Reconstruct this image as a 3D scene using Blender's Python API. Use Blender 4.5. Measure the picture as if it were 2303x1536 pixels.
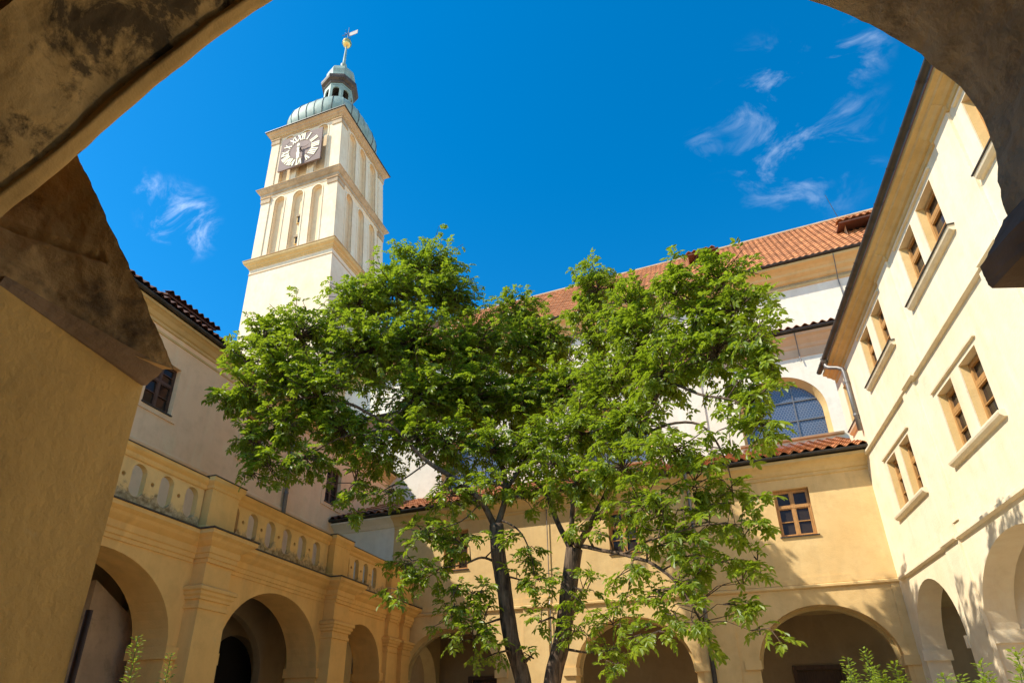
import bpy, bmesh, math, random
from math import sin, cos, pi, radians, atan2, sqrt, hypot
from mathutils import Vector, Matrix, noise
random.seed(7)
for o in list(bpy.data.objects): bpy.data.objects.remove(o)
SC = bpy.context.scene
COL = SC.collection
EYE = 1.5                                   # camera height; heights "h" below are above the eye

# ------------------------------------------------------------------ camera
FPX, CX, CY, HY, W, HH = 1400., 1100., 1000., 1640., 2303., 1536.
PITCH = atan2(HY - CY, FPX); YAW = radians(20)
cd = bpy.data.cameras.new('camera'); cam = bpy.data.objects.new('camera', cd); COL.objects.link(cam)
cd.sensor_width = 36; cd.sensor_fit = 'HORIZONTAL'; cd.lens = FPX / W * 36
cd.shift_x = (W / 2 - CX) / W; cd.shift_y = (CY - HH / 2) / W
cd.clip_start = .05; cd.clip_end = 5000
cam.location = (0, 0, EYE); cam.rotation_euler = (pi / 2 + PITCH, 0, YAW)
SC.camera = cam

# ------------------------------------------------------------------ sky + sun
TOSUN = Vector((-.74, -.5, 1.)).normalized()
SUN_EL = math.asin(TOSUN.z); SUN_AZ = atan2(TOSUN.x, TOSUN.y)
wd = bpy.data.worlds.new('World'); SC.world = wd; wd.use_nodes = True
nt = wd.node_tree; nt.nodes.clear()
def N(t, **kw):
    n = nt.nodes.new(t)
    for k, v in kw.items(): setattr(n, k, v)
    return n
def L(a, b): nt.links.new(a, b)
out = N('ShaderNodeOutputWorld'); bg = N('ShaderNodeBackground'); bg.inputs[1].default_value = .118
sky = N('ShaderNodeTexSky', sky_type='NISHITA', sun_disc=False, sun_elevation=SUN_EL, sun_rotation=SUN_AZ,
        altitude=900, air_density=1.0, dust_density=.25, ozone_density=3.2)
hs = N('ShaderNodeHueSaturation'); hs.inputs['Saturation'].default_value = 1.39; hs.inputs['Hue'].default_value = .492
hs.inputs['Value'].default_value = 1.0
L(sky.outputs[0], hs.inputs['Color'])
tc = N('ShaderNodeTexCoord')
def ray(x, y):
    X, Y, Z = x - CX, CY - y, FPX
    fw = Z * cos(PITCH) - Y * sin(PITCH); up = Z * sin(PITCH) + Y * cos(PITCH)
    return Vector((X * cos(YAW) - fw * sin(YAW), X * sin(YAW) + fw * cos(YAW), up))
def at(x, y, n):                             # the point at depth n (along the courtyard) seen at photo pixel x, y
    r = ray(x, y); p = r * (n / r.y); p.z += EYE; return p
# thin fair-weather wisps: noise drawn out along the wind, gathered round a few drifting patches
mp = N('ShaderNodeMapping'); mp.inputs['Rotation'].default_value = (.3, .5, .9); mp.inputs['Scale'].default_value = (7, 13, 9)
L(tc.outputs['Generated'], mp.inputs[0])
nz = N('ShaderNodeTexNoise'); nz.inputs['Scale'].default_value = 1.6; nz.inputs['Detail'].default_value = 9
nz.inputs['Roughness'].default_value = .62; nz.inputs['Distortion'].default_value = .7
L(mp.outputs[0], nz.inputs['Vector'])
ramp = N('ShaderNodeMapRange', interpolation_type='SMOOTHSTEP'); ramp.inputs['From Min'].default_value = .50; ramp.inputs['From Max'].default_value = .86
L(nz.outputs['Fac'], ramp.inputs['Value'])
acc = None
for (px, py, rad, amt) in [(405, 495, .062, .85), (335, 422, .028, .55), (1800, 335, .12, .36), (1725, 215, .085, .30), (1915, 120, .055, .34), (1580, 340, .04, .2)]:
    d = ray(px, py).normalized()
    vs = N('ShaderNodeVectorMath', operation='DISTANCE'); vs.inputs[1].default_value = d
    L(tc.outputs['Generated'], vs.inputs[0])
    mr = N('ShaderNodeMapRange', interpolation_type='SMOOTHSTEP'); mr.inputs['From Min'].default_value = rad
    mr.inputs['From Max'].default_value = rad * .15; mr.inputs['To Max'].default_value = amt
    L(vs.outputs['Value'], mr.inputs['Value'])
    if acc is None: acc = mr.outputs[0]
    else:
        a = N('ShaderNodeMath', operation='MAXIMUM'); L(acc, a.inputs[0]); L(mr.outputs[0], a.inputs[1]); acc = a.outputs[0]
ml = N('ShaderNodeMath', operation='MULTIPLY', use_clamp=True); L(ramp.outputs[0], ml.inputs[0]); L(acc, ml.inputs[1])
mx = N('ShaderNodeMix', data_type='RGBA'); L(ml.outputs[0], mx.inputs[0]); L(hs.outputs[0], mx.inputs[6]); mx.inputs[7].default_value = (7.2, 7.6, 8.2, 1)
L(mx.outputs[2], bg.inputs[0]); L(bg.outputs[0], out.inputs[0])

sd = bpy.data.lights.new('sun', 'SUN'); sun = bpy.data.objects.new('sun', sd); COL.objects.link(sun)
sd.energy = 3.1; sd.angle = radians(.53); sd.color = (1, .93, .80)
sun.rotation_euler = (-TOSUN).to_track_quat('-Z', 'Y').to_euler(); sun.location = (0, 0, 60)
SC.view_settings.view_transform = 'Standard'; SC.view_settings.look = 'None'
SC.view_settings.exposure = 1.12; SC.view_settings.gamma = 1
SC.render.engine = 'CYCLES'
SC.cycles.max_bounces = 8; SC.cycles.diffuse_bounces = 5

# ------------------------------------------------------------------ materials
def mat(name, rough=.9, metallic=0, spec=.3):
    m = bpy.data.materials.new(name); m.use_nodes = True
    b = m.node_tree.nodes['Principled BSDF']; b.inputs['Roughness'].default_value = rough
    b.inputs['Metallic'].default_value = metallic; b.inputs['Specular IOR Level'].default_value = spec
    return m, m.node_tree, b
def nn(t, typ, **kw):
    n = t.nodes.new(typ)
    for k, v in kw.items():
        if k in n.inputs: n.inputs[k].default_value = v
        else: setattr(n, k, v)
    return n
def rgb(c): return (c[0], c[1], c[2], 1)
def noise_fac(t, vec, scale, detail, lo, hi, rough=.6, stretch=None, dist=0):
    if stretch:
        mp = nn(t, 'ShaderNodeMapping'); mp.inputs['Scale'].default_value = stretch
        t.links.new(vec, mp.inputs[0]); vec = mp.outputs[0]
    n = nn(t, 'ShaderNodeTexNoise', Scale=scale, Detail=detail, Roughness=rough, Distortion=dist)
    t.links.new(vec, n.inputs['Vector'])
    r = nn(t, 'ShaderNodeMapRange'); r.inputs['From Min'].default_value = lo; r.inputs['From Max'].default_value = hi
    t.links.new(n.outputs['Fac'], r.inputs['Value'])
    return r.outputs[0], n.outputs['Fac']
def mixc(t, fac, a, b, blend='MIX', k=1.0):
    m = nn(t, 'ShaderNodeMix', data_type='RGBA', blend_type=blend)
    if hasattr(fac, 'links'):
        if k != 1.0:
            q = nn(t, 'ShaderNodeMath', operation='MULTIPLY'); t.links.new(fac, q.inputs[0]); q.inputs[1].default_value = k; fac = q.outputs[0]
        t.links.new(fac, m.inputs[0])
    else: m.inputs[0].default_value = fac
    for i, v in ((6, a), (7, b)):
        if hasattr(v, 'links'): t.links.new(v, m.inputs[i])
        else: m.inputs[i].default_value = rgb(v)
    return m.outputs[2]
def plaster(name, c, c2=None, stain=.5, dirt=(.30, .22, .13), bump=.25, patch=0.0, patchc=(.5, .47, .42), fine=30, ps=.9, pr=(.60, .66), foot=None):
    m, t, b = mat(name)
    g = nn(t, 'ShaderNodeNewGeometry'); P = g.outputs['Position']
    c2 = c2 or tuple(x * .88 for x in c)
    f1, _ = noise_fac(t, P, .55, 5, .35, .68)
    col = mixc(t, f1, c, c2)
    f2, _ = noise_fac(t, P, 2.4, 7, .46, .72, rough=.68)
    col = mixc(t, f2, col, tuple(x * .84 for x in c2), k=.6)
    f6, _ = noise_fac(t, P, 1.5, 6, .54, .74, stretch=(1.2, 1.2, .35), dist=.6)
    col = mixc(t, f6, col, tuple(min(.9, x * 1.13) for x in c), k=.6)
    f3, _ = noise_fac(t, P, 1.0, 6, .52, .80, stretch=(2.4, 2.4, .16))
    col = mixc(t, f3, col, dirt, k=stain * .55)
    if patch:
        f5, _ = noise_fac(t, P, ps, 8, pr[0], pr[1], rough=.7, dist=.4)
        col = mixc(t, f5, col, patchc, k=patch)
    if foot is not None:                      # damp, flaking plaster along the foot of the wall, ragged upper limit
        sx = nn(t, 'ShaderNodeSeparateXYZ'); t.links.new(P, sx.inputs[0])
        _, fn = noise_fac(t, P, 2.6, 8, 0, 1, rough=.75)
        ma = nn(t, 'ShaderNodeMath', operation='MULTIPLY_ADD'); t.links.new(fn, ma.inputs[0]); ma.inputs[1].default_value = -1.1; t.links.new(sx.outputs[2], ma.inputs[2])
        mr = nn(t, 'ShaderNodeMapRange'); mr.inputs['From Min'].default_value = foot + .06 - .55; mr.inputs['From Max'].default_value = foot - .04 - .55; t.links.new(ma.outputs[0], mr.inputs['Value'])
        fl, _ = noise_fac(t, P, 7, 6, .4, .62); flc = mixc(t, fl, (.60, .43, .22), (.20, .125, .05))
        col = mixc(t, mr.outputs[0], col, flc, k=.9)
    t.links.new(col, b.inputs['Base Color'])
    _, h1 = noise_fac(t, P, fine, 6, 0, 1)
    _, h2 = noise_fac(t, P, 2.2, 3, 0, 1)
    add = nn(t, 'ShaderNodeMath', operation='MULTIPLY_ADD'); t.links.new(h2, add.inputs[0]); add.inputs[1].default_value = 2.5; t.links.new(h1, add.inputs[2])
    bp = nn(t, 'ShaderNodeBump', Strength=bump, Distance=.02); t.links.new(add.outputs[0], bp.inputs['Height'])
    t.links.new(bp.outputs[0], b.inputs['Normal'])
    return m
def solid(name, c, rough=.6, metallic=0, var=.25, scale=4, bump=.1, stretch=None, spec=.4):
    m, t, b = mat(name, rough, metallic, spec)
    g = nn(t, 'ShaderNodeNewGeometry')
    f, _ = noise_fac(t, g.outputs['Position'], scale, 6, .3, .7, stretch=stretch)
    col = mixc(t, f, tuple(x * (1 - var) for x in c), tuple(min(1, x * (1 + var)) for x in c))
    t.links.new(col, b.inputs['Base Color'])
    if bump:
        _, h = noise_fac(t, g.outputs['Position'], scale * 8, 4, 0, 1, stretch=stretch)
        bp = nn(t, 'ShaderNodeBump', Strength=bump, Distance=.01); t.links.new(h, bp.inputs['Height']); t.links.new(bp.outputs[0], b.inputs['Normal'])
    return m
def tilemat(name, c, dark):
    m, t, b = mat(name, .85)
    g = nn(t, 'ShaderNodeNewGeometry'); P = g.outputs['Position']
    col = mixc(t, g.outputs['Random Per Island'], c, tuple(x * .62 for x in c))
    f, _ = noise_fac(t, P, .8, 6, .42, .75); col = mixc(t, f, col, dark, k=.55)
    f, _ = noise_fac(t, P, 9, 5, .5, .8); col = mixc(t, f, col, dark, k=.5)
    t.links.new(col, b.inputs['Base Color']); return m

h0 = lambda v: v + EYE
CREAM = plaster('cream_plaster', (.85, .74, .545), (.84, .69, .46), stain=.5, dirt=(.58, .38, .17))
OCHRE = plaster('ochre_plaster', (.75, .53, .245), (.69, .455, .19), stain=.5)
GOLD = plaster('gold_plaster', (.82, .49, .155), (.74, .43, .13), stain=.55, dirt=(.25, .15, .06), patch=.2, patchc=(.56, .40, .19))
PEEL = plaster('peeling_gold_plaster', (.83, .54, .20), (.75, .46, .16), stain=.5, bump=.4, foot=h0(4.25))
PINK = plaster('left_wing_plaster', (.92, .635, .37), (.90, .59, .32), stain=.3)
WHITE = plaster('white_plaster', (.83, .755, .61), (.80, .71, .54), stain=.4, dirt=(.58, .44, .28))
TOWERM = plaster('tower_plaster', (.88, .74, .53), (.84, .66, .43), stain=.4, dirt=(.50, .34, .20))
TRIM = plaster('ochre_trim', (.70, .50, .23), (.64, .43, .17), stain=.4)
BROWNTRIM = plaster('weathered_trim', (.60, .42, .24), (.48, .32, .18), stain=.6, dirt=(.2, .13, .08))
CARVED = plaster('weathered_carving', (.62, .47, .30), (.36, .26, .16), stain=.6, fine=9, bump=.9)
REDPL = plaster('red_worn_plaster', (.62, .36, .20), (.66, .48, .30), stain=.4, patch=.7, patchc=(.70, .60, .48))
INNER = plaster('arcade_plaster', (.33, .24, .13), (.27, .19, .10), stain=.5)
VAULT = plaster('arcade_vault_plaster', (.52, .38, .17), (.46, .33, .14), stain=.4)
PIER = plaster('foreground_pier_plaster', (.66, .405, .125), (.54, .32, .095), stain=.5, dirt=(.26, .15, .05), fine=22, bump=.6, patch=.35, patchc=(.60, .42, .19), ps=3.2, pr=(.63, .68))
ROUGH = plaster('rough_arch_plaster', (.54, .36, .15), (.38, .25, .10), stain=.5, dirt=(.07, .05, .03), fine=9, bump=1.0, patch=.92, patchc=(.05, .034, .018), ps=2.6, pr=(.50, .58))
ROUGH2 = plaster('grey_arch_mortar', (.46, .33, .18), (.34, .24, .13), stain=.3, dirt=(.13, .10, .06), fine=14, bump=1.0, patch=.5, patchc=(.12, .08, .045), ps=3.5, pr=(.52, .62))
BAND = plaster('smooth_arch_band', (.62, .39, .14), (.50, .31, .11), stain=.4, dirt=(.12, .08, .04), fine=12, bump=.5)
NICHE = plaster('tower_niche_plaster', (.86, .67, .42), (.82, .61, .36), stain=.3)
STONE = plaster('weathered_springer', (.62, .38, .15), (.48, .29, .115), stain=.3, fine=10, bump=.9, patch=.8, patchc=(.12, .08, .045), ps=1.7, pr=(.54, .66))
RUBBLE = plaster('rough_stair_plaster', (.52, .35, .20), (.38, .25, .14), stain=.5, fine=12, bump=.9, patch=.5, patchc=(.20, .15, .08), ps=2.2, pr=(.52, .64))
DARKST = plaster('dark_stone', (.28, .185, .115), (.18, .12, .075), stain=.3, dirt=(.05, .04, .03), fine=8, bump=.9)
WOOD = solid('window_wood', (.46, .235, .075), .55, var=.3, scale=6, stretch=(8, 8, 1))
DWOOD = solid('dark_window_wood', (.10, .045, .025), .5, var=.3, scale=6)
DOORW = solid('old_door_wood', (.075, .04, .02), .7, var=.4, scale=5, stretch=(6, 6, 1))
LEAD = solid('dark_sheet_metal', (.055, .048, .042), .5, .3, var=.35, scale=3)
ZINC = solid('grey_zinc', (.20, .185, .17), .45, .5, var=.25, scale=3)
IRON = solid('iron', (.05, .045, .04), .6, .5)
GOLDM = solid('gilded_metal', (.83, .58, .20), .35, .9, var=.12)
CREAMP = solid('cream_paint', (.83, .77, .52), .6, var=.12, scale=3)
CLOCKM = solid('clock_board', (.19, .125, .105), .75, var=.22, scale=1.5, stretch=(1, 1, 6))
CLOCKR = solid('clock_ring', (.23, .155, .13), .75, var=.2, scale=1.5)
TILE = tilemat('clay_tile', (.56, .205, .082), (.17, .07, .04))
TILER = tilemat('orange_clay_tile', (.66, .27, .105), (.30, .11, .05))
TILED = tilemat('dark_old_tile', (.16, .06, .035), (.05, .03, .025))
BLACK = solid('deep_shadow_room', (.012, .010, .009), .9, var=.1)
EARTH = plaster('pale_bounce_ground', (.68, .54, .36), (.60, .46, .29), stain=.2, fine=60)  # ground out of view; pale warm tone picked to bounce fill into shaded walls
GRASSM = solid('lawn', (.09, .14, .03), .9, var=.3, scale=2)
def copper():
    m, t, b = mat('green_copper', .6)
    g = nn(t, 'ShaderNodeNewGeometry'); P = g.outputs['Position']
    f, _ = noise_fac(t, P, 1.4, 6, .35, .7); col = mixc(t, f, (.33, .42, .355), (.20, .29, .245))
    f, _ = noise_fac(t, P, 1.6, 6, .56, .74, stretch=(1.5, 1.5, .5)); col = mixc(t, f, col, (.20, .125, .075), k=.75)
    f, _ = noise_fac(t, P, 5, 5, .55, .8); col = mixc(t, f, col, (.55, .60, .52), k=.5)
    t.links.new(col, b.inputs['Base Color']); return m
COPPER = copper()
COPDK = solid('dark_copper', (.085, .065, .05), .6, .2, var=.4, scale=3)
def glass(name, c, rough=.06):
    m, t, b = mat(name, rough, 0, .22)
    g = nn(t, 'ShaderNodeNewGeometry')
    f, h = noise_fac(t, g.outputs['Position'], 1.3, 3, .3, .7)
    col = mixc(t, f, c, tuple(x * .45 for x in c)); t.links.new(col, b.inputs['Base Color'])
    bp = nn(t, 'ShaderNodeBump', Strength=.12, Distance=.05); t.links.new(h, bp.inputs['Height']); t.links.new(bp.outputs[0], b.inputs['Normal'])
    return m
GLASS = glass('old_window_glass', (.05, .035, .025))
def leaded():
    m, t, b = mat('leaded_glass', .22, 0, .8)
    tc = nn(t, 'ShaderNodeTexCoord'); mp = nn(t, 'ShaderNodeMapping'); mp.inputs['Scale'].default_value = (9.5, 1, 9.5)
    t.links.new(tc.outputs['Object'], mp.inputs[0]); sx = nn(t, 'ShaderNodeSeparateXYZ'); t.links.new(mp.outputs[0], sx.inputs[0])
    def M(op, a, bb=None, c=None):
        q = nn(t, 'ShaderNodeMath', operation=op)
        for i, v in enumerate((a, bb, c)):
            if v is None: continue
            if hasattr(v, 'links'): t.links.new(v, q.inputs[i])
            else: q.inputs[i].default_value = v
        return q.outputs[0]
    def disc(ox, oz):       # bull's-eye roundels in a staggered lattice
        fx = M('SUBTRACT', M('FRACT', M('ADD', sx.outputs[0], ox)), .5); fz = M('SUBTRACT', M('FRACT', M('MULTIPLY', M('ADD', sx.outputs[2], oz), .577)), .5)
        fz = M('MULTIPLY', fz, 1.732)
        return M('SQRT', M('ADD', M('MULTIPLY', fx, fx), M('MULTIPLY', fz, fz)))
    d = M('MINIMUM', disc(0, 0), disc(.5, .866))
    lead = nn(t, 'ShaderNodeMapRange'); lead.inputs['From Min'].default_value = .415; lead.inputs['From Max'].default_value = .46; t.links.new(d, lead.inputs['Value'])
    g = nn(t, 'ShaderNodeNewGeometry')
    f, _ = noise_fac(t, g.outputs['Position'], 1.1, 3, .35, .7)
    gl = mixc(t, f, (.05, .075, .13), (.085, .10, .13))
    col = mixc(t, lead.outputs[0], gl, (.17, .19, .23))
    t.links.new(col, b.inputs['Base Color'])
    bp = nn(t, 'ShaderNodeBump', Strength=.5, Distance=.02); t.links.new(d, bp.inputs['Height']); t.links.new(bp.outputs[0], b.inputs['Normal'])
    return m
LEADED = leaded()
def bark():
    m, t, b = mat('walnut_bark', .95)
    g = nn(t, 'ShaderNodeNewGeometry'); P = g.outputs['Position']
    f, h = noise_fac(t, P, 5, 7, .38, .68, stretch=(3, 3, .45), dist=.5); col = mixc(t, f, (.040, .026, .017), (.19, .125, .08))
    f2, _ = noise_fac(t, P, 2.2, 5, .55, .75); col = mixc(t, f2, col, (.20, .155, .10), k=.6)
    t.links.new(col, b.inputs['Base Color'])
    bp = nn(t, 'ShaderNodeBump', Strength=1, Distance=.04); t.links.new(h, bp.inputs['Height']); t.links.new(bp.outputs[0], b.inputs['Normal'])
    return m
BARK = bark()
def leafmat(name, c1, c2, c3, trans=.46):
    m, t, b = mat(name, .42, 0, .5)
    g = nn(t, 'ShaderNodeNewGeometry')
    r = nn(t, 'ShaderNodeValToRGB'); e = r.color_ramp.elements
    e[0].color = rgb(c1); e[1].color = rgb(c3); k = e.new(.5); k.color = rgb(c2)
    t.links.new(g.outputs['Random Per Island'], r.inputs[0])
    f, _ = noise_fac(t, g.outputs['Position'], .9, 4, .35, .7)
    col = mixc(t, f, r.outputs[0], c3, k=.45)
    t.links.new(col, b.inputs['Base Color'])
    tr = nn(t, 'ShaderNodeBsdfTranslucent'); c = mixc(t, .75, col, (.42, .56, .02)); t.links.new(c, tr.inputs[0])
    ms = nn(t, 'ShaderNodeMixShader'); ms.inputs[0].default_value = trans
    t.links.new(b.outputs[0], ms.inputs[1]); t.links.new(tr.outputs[0], ms.inputs[2])
    t.links.new(ms.outputs[0], t.nodes['Material Output'].inputs[0]); return m
LEAF = leafmat('walnut_leaf', (.070, .118, .010), (.135, .200, .013), (.250, .300, .018))
BUSHM = leafmat('rose_leaf', (.09, .15, .02), (.17, .26, .03), (.30, .38, .06))
STALKM = leafmat('stalk_leaf', (.04, .06, .02), (.08, .11, .03), (.14, .17, .06))
SEEDM = solid('dry_seed_head', (.05, .03, .02), .9)
PETAL = solid('pale_petal', (.62, .60, .50), .8)

# ------------------------------------------------------------------ builders
def obj(name, me, m=None, parent=None):
    o = bpy.data.objects.new(name, me); COL.objects.link(o)
    if m is not None and me is not None and not me.materials: me.materials.append(m)
    if parent: o.parent = parent
    return o
def thing(name, label, cat, loc=(0, 0, 0), rz=0, group=None):
    o = bpy.data.objects.new(name, None); COL.objects.link(o); o.empty_display_size = .3
    o.location = loc; o.rotation_euler = (0, 0, rz); o['label'] = label; o['category'] = cat
    if group: o['group'] = group
    return o
class MB:
    def __init__(s): s.v = []; s.f = []
    def add(s, vs, fs):
        k = len(s.v); s.v += [tuple(v) for v in vs]; s.f += [tuple(i + k for i in f) for f in fs]; return s
    def box(s, x0, x1, y0, y1, z0, z1):
        return s.add([(x0, y0, z0), (x1, y0, z0), (x1, y1, z0), (x0, y1, z0), (x0, y0, z1), (x1, y0, z1), (x1, y1, z1), (x0, y1, z1)],
                     [(3, 2, 1, 0), (4, 5, 6, 7), (0, 1, 5, 4), (1, 2, 6, 5), (2, 3, 7, 6), (3, 0, 4, 7)])
    def prof(s, pts, u0, u1, close=True):      # profile (outward, z) drawn along u; outward is -y
        n = len(pts); vs = [(u0, -w, z) for w, z in pts] + [(u1, -w, z) for w, z in pts]
        fs = [(i, (i + 1) % n, n + (i + 1) % n, n + i) for i in range(n if close else n - 1)]
        if close: fs += [tuple(range(n))[::-1], tuple(range(n, 2 * n))]
        return s.add(vs, fs)
    def tube(s, pts, rads, seg=8, cap=True):
        pts = [Vector(p) for p in pts]; k = len(s.v); ref = None; rings = []
        for i, p in enumerate(pts):
            t = (pts[min(i + 1, len(pts) - 1)] - pts[max(i - 1, 0)]).normalized()
            if ref is None: ref = t.orthogonal().normalized()
            ref = (ref - t * ref.dot(t)).normalized(); b = t.cross(ref)
            rings.append([p + (ref * cos(2 * pi * j / seg) + b * sin(2 * pi * j / seg)) * rads[i] for j in range(seg)])
        vs = [v for r in rings for v in r]
        fs = [(i * seg + j, i * seg + (j + 1) % seg, (i + 1) * seg + (j + 1) % seg, (i + 1) * seg + j) for i in range(len(pts) - 1) for j in range(seg)]
        if cap: fs += [tuple(range(seg))[::-1], tuple(range((len(pts) - 1) * seg, len(pts) * seg))]
        return s.add(vs, fs)
    def lathe(s, prof, seg, shape=lambda a: 1., c=(0, 0)):
        vs = [(c[0] + r * shape(2 * pi * j / seg) * cos(2 * pi * j / seg), c[1] + r * shape(2 * pi * j / seg) * sin(2 * pi * j / seg), z) for r, z in prof for j in range(seg)]
        fs = [(i * seg + j, i * seg + (j + 1) % seg, (i + 1) * seg + (j + 1) % seg, (i + 1) * seg + j) for i in range(len(prof) - 1) for j in range(seg)]
        return s.add(vs, fs)
    def map(s, fn): s.v = [tuple(fn(Vector(v))) for v in s.v]; return s
    def mesh(s, name, smooth=False):
        me = bpy.data.meshes.new(name); me.from_pydata(s.v, [], s.f); me.update()
        if smooth: me.polygons.foreach_set('use_smooth', [True] * len(me.polygons))
        return me
    def build(s, name, m, parent=None, smooth=False): return obj(name, s.mesh(name, smooth), m, parent)
def arcpts(c, z, rx, rz, n=20, a0=pi, a1=0.): return [(c + rx * cos(a0 + (a1 - a0) * i / n), z + rz * sin(a0 + (a1 - a0) * i / n)) for i in range(n + 1)]
def archhole(c, z0, zs, r, rise, n=22): return [(c - r, z0)] + arcpts(c, zs, r, rise, n) + [(c + r, z0)]
def rect(u0, u1, z0, z1): return [(u0, z0), (u1, z0), (u1, z1), (u0, z1)]
def plate(outer, holes, thick, y0=0.):       # a wall sheet in u, z with real openings; y runs into the wall
    cu = bpy.data.curves.new('plate', 'CURVE'); cu.dimensions = '2D'; cu.fill_mode = 'BOTH'; cu.extrude = thick / 2
    for poly in [outer] + holes:
        sp = cu.splines.new('POLY'); sp.points.add(len(poly) - 1); sp.use_cyclic_u = True
        for p, (u, z) in zip(sp.points, poly): p.co = (u, z, 0, 1)
    o = bpy.data.objects.new('plate', cu); COL.objects.link(o)
    dg = bpy.context.evaluated_depsgraph_get(); me = bpy.data.meshes.new_from_object(o.evaluated_get(dg))
    bpy.data.objects.remove(o); bpy.data.curves.remove(cu)
    for v in me.vertices: x, y, z = v.co; v.co = (x, y0 + thick / 2 + z, y)
    me.flip_normals(); me.materials.clear(); me.polygons.foreach_set('use_smooth', [False] * len(me.polygons)); me.update()
    return me
def clip(poly, conv):                          # clip polygon to a convex one (u, z)
    outp = poly
    for i in range(len(conv)):
        a, b = conv[i], conv[(i + 1) % len(conv)]; inp, outp = outp, []
        sd = lambda p: (b[0] - a[0]) * (p[1] - a[1]) - (b[1] - a[1]) * (p[0] - a[0])
        for j in range(len(inp)):
            p, q = inp[j], inp[(j + 1) % len(inp)]; sp, sq = sd(p), sd(q)
            if sp >= 0: outp.append(p)
            if (sp >= 0) != (sq >= 0): k = sp / (sp - sq); outp.append((p[0] + (q[0] - p[0]) * k, p[1] + (q[1] - p[1]) * k))
        if not outp: return []
    return outp
def gutter(parent, u0, u1, w, z, r=.075, m=None):
    mb = MB(); n = 8
    pts = [(w + r * cos(a), z + r * sin(a)) for a in [pi + pi * i / n for i in range(n + 1)]]
    mb.prof(pts + [(x * 1 + (-.012 if x < w else .0) * -1, y) for x, y in [(w + r * .86, z)]] + [(w + r * .86 * cos(a), z + r * .86 * sin(a)) for a in [2 * pi - pi * i / n for i in range(n + 1)]], u0, u1)
    g = mb.build('gutter', m or LEAD, parent)
    u = u0 + .5
    while u < u1:                              # strap brackets
        b = MB(); b.prof([(w + r * 1.12 * cos(a), z + r * 1.12 * sin(a)) for a in [pi * .98 + pi * 1.04 * i / n for i in range(n + 1)]], u, u + .035, close=False)
        b.build('bracket', m or LEAD, g); u += 1.0
    return g
def tile_mesh(wd=.22, ln=.38, h=.055, lift=.035, th=.018):
    n = 6; mb = MB()
    prof = [(wd * (-.5 + 1.06 * i / n), h * (.5 - .5 * cos(2 * pi * i / n))) for i in range(n + 1)]
    vs = [(x, 0, z + lift) for x, z in prof] + [(x, ln, z) for x, z in prof] + [(x, 0, z + lift - th) for x, z in prof]
    k = n + 1
    mb.add(vs, [(i, i + 1, k + i + 1, k + i) for i in range(n)] + [(2 * k + i, 2 * k + i + 1, i + 1, i) for i in range(n)])
    return mb
def tiles_joined(name, m, parent, u0, u1, y0, z0, slope, length, wd=.22, row=.33, skip=0, jit=.006):
    mb = MB(); base = tile_mesh(wd, row * 1.18); R = Matrix.Rotation(slope, 3, 'X'); nr = int(length / row)
    for r in range(skip, nr + 1):
        for c in range(int((u1 - u0) / wd) + 1):
            off = R @ Vector((0, r * row, 0)); j = random.uniform(-jit, jit)
            mb.add([R @ Vector((v[0], v[1] + j * 2, v[2] + j)) + off + Vector((u0 + c * wd, y0, z0)) for v in base.v], base.f)
    o = mb.build(name, m, parent); o['kind'] = 'stuff'; return o
def downpipe(parent, pts, r, m, straps=()):
    p = MB().tube(pts, [r] * len(pts), 12).build('downpipe', m, parent, True)
    for s in straps: MB().tube([Vector(s) - Vector((0, 0, .03)), Vector(s) + Vector((0, 0, .03))], [r * 1.2] * 2, 12).build('strap', m, p)
    return p

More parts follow.
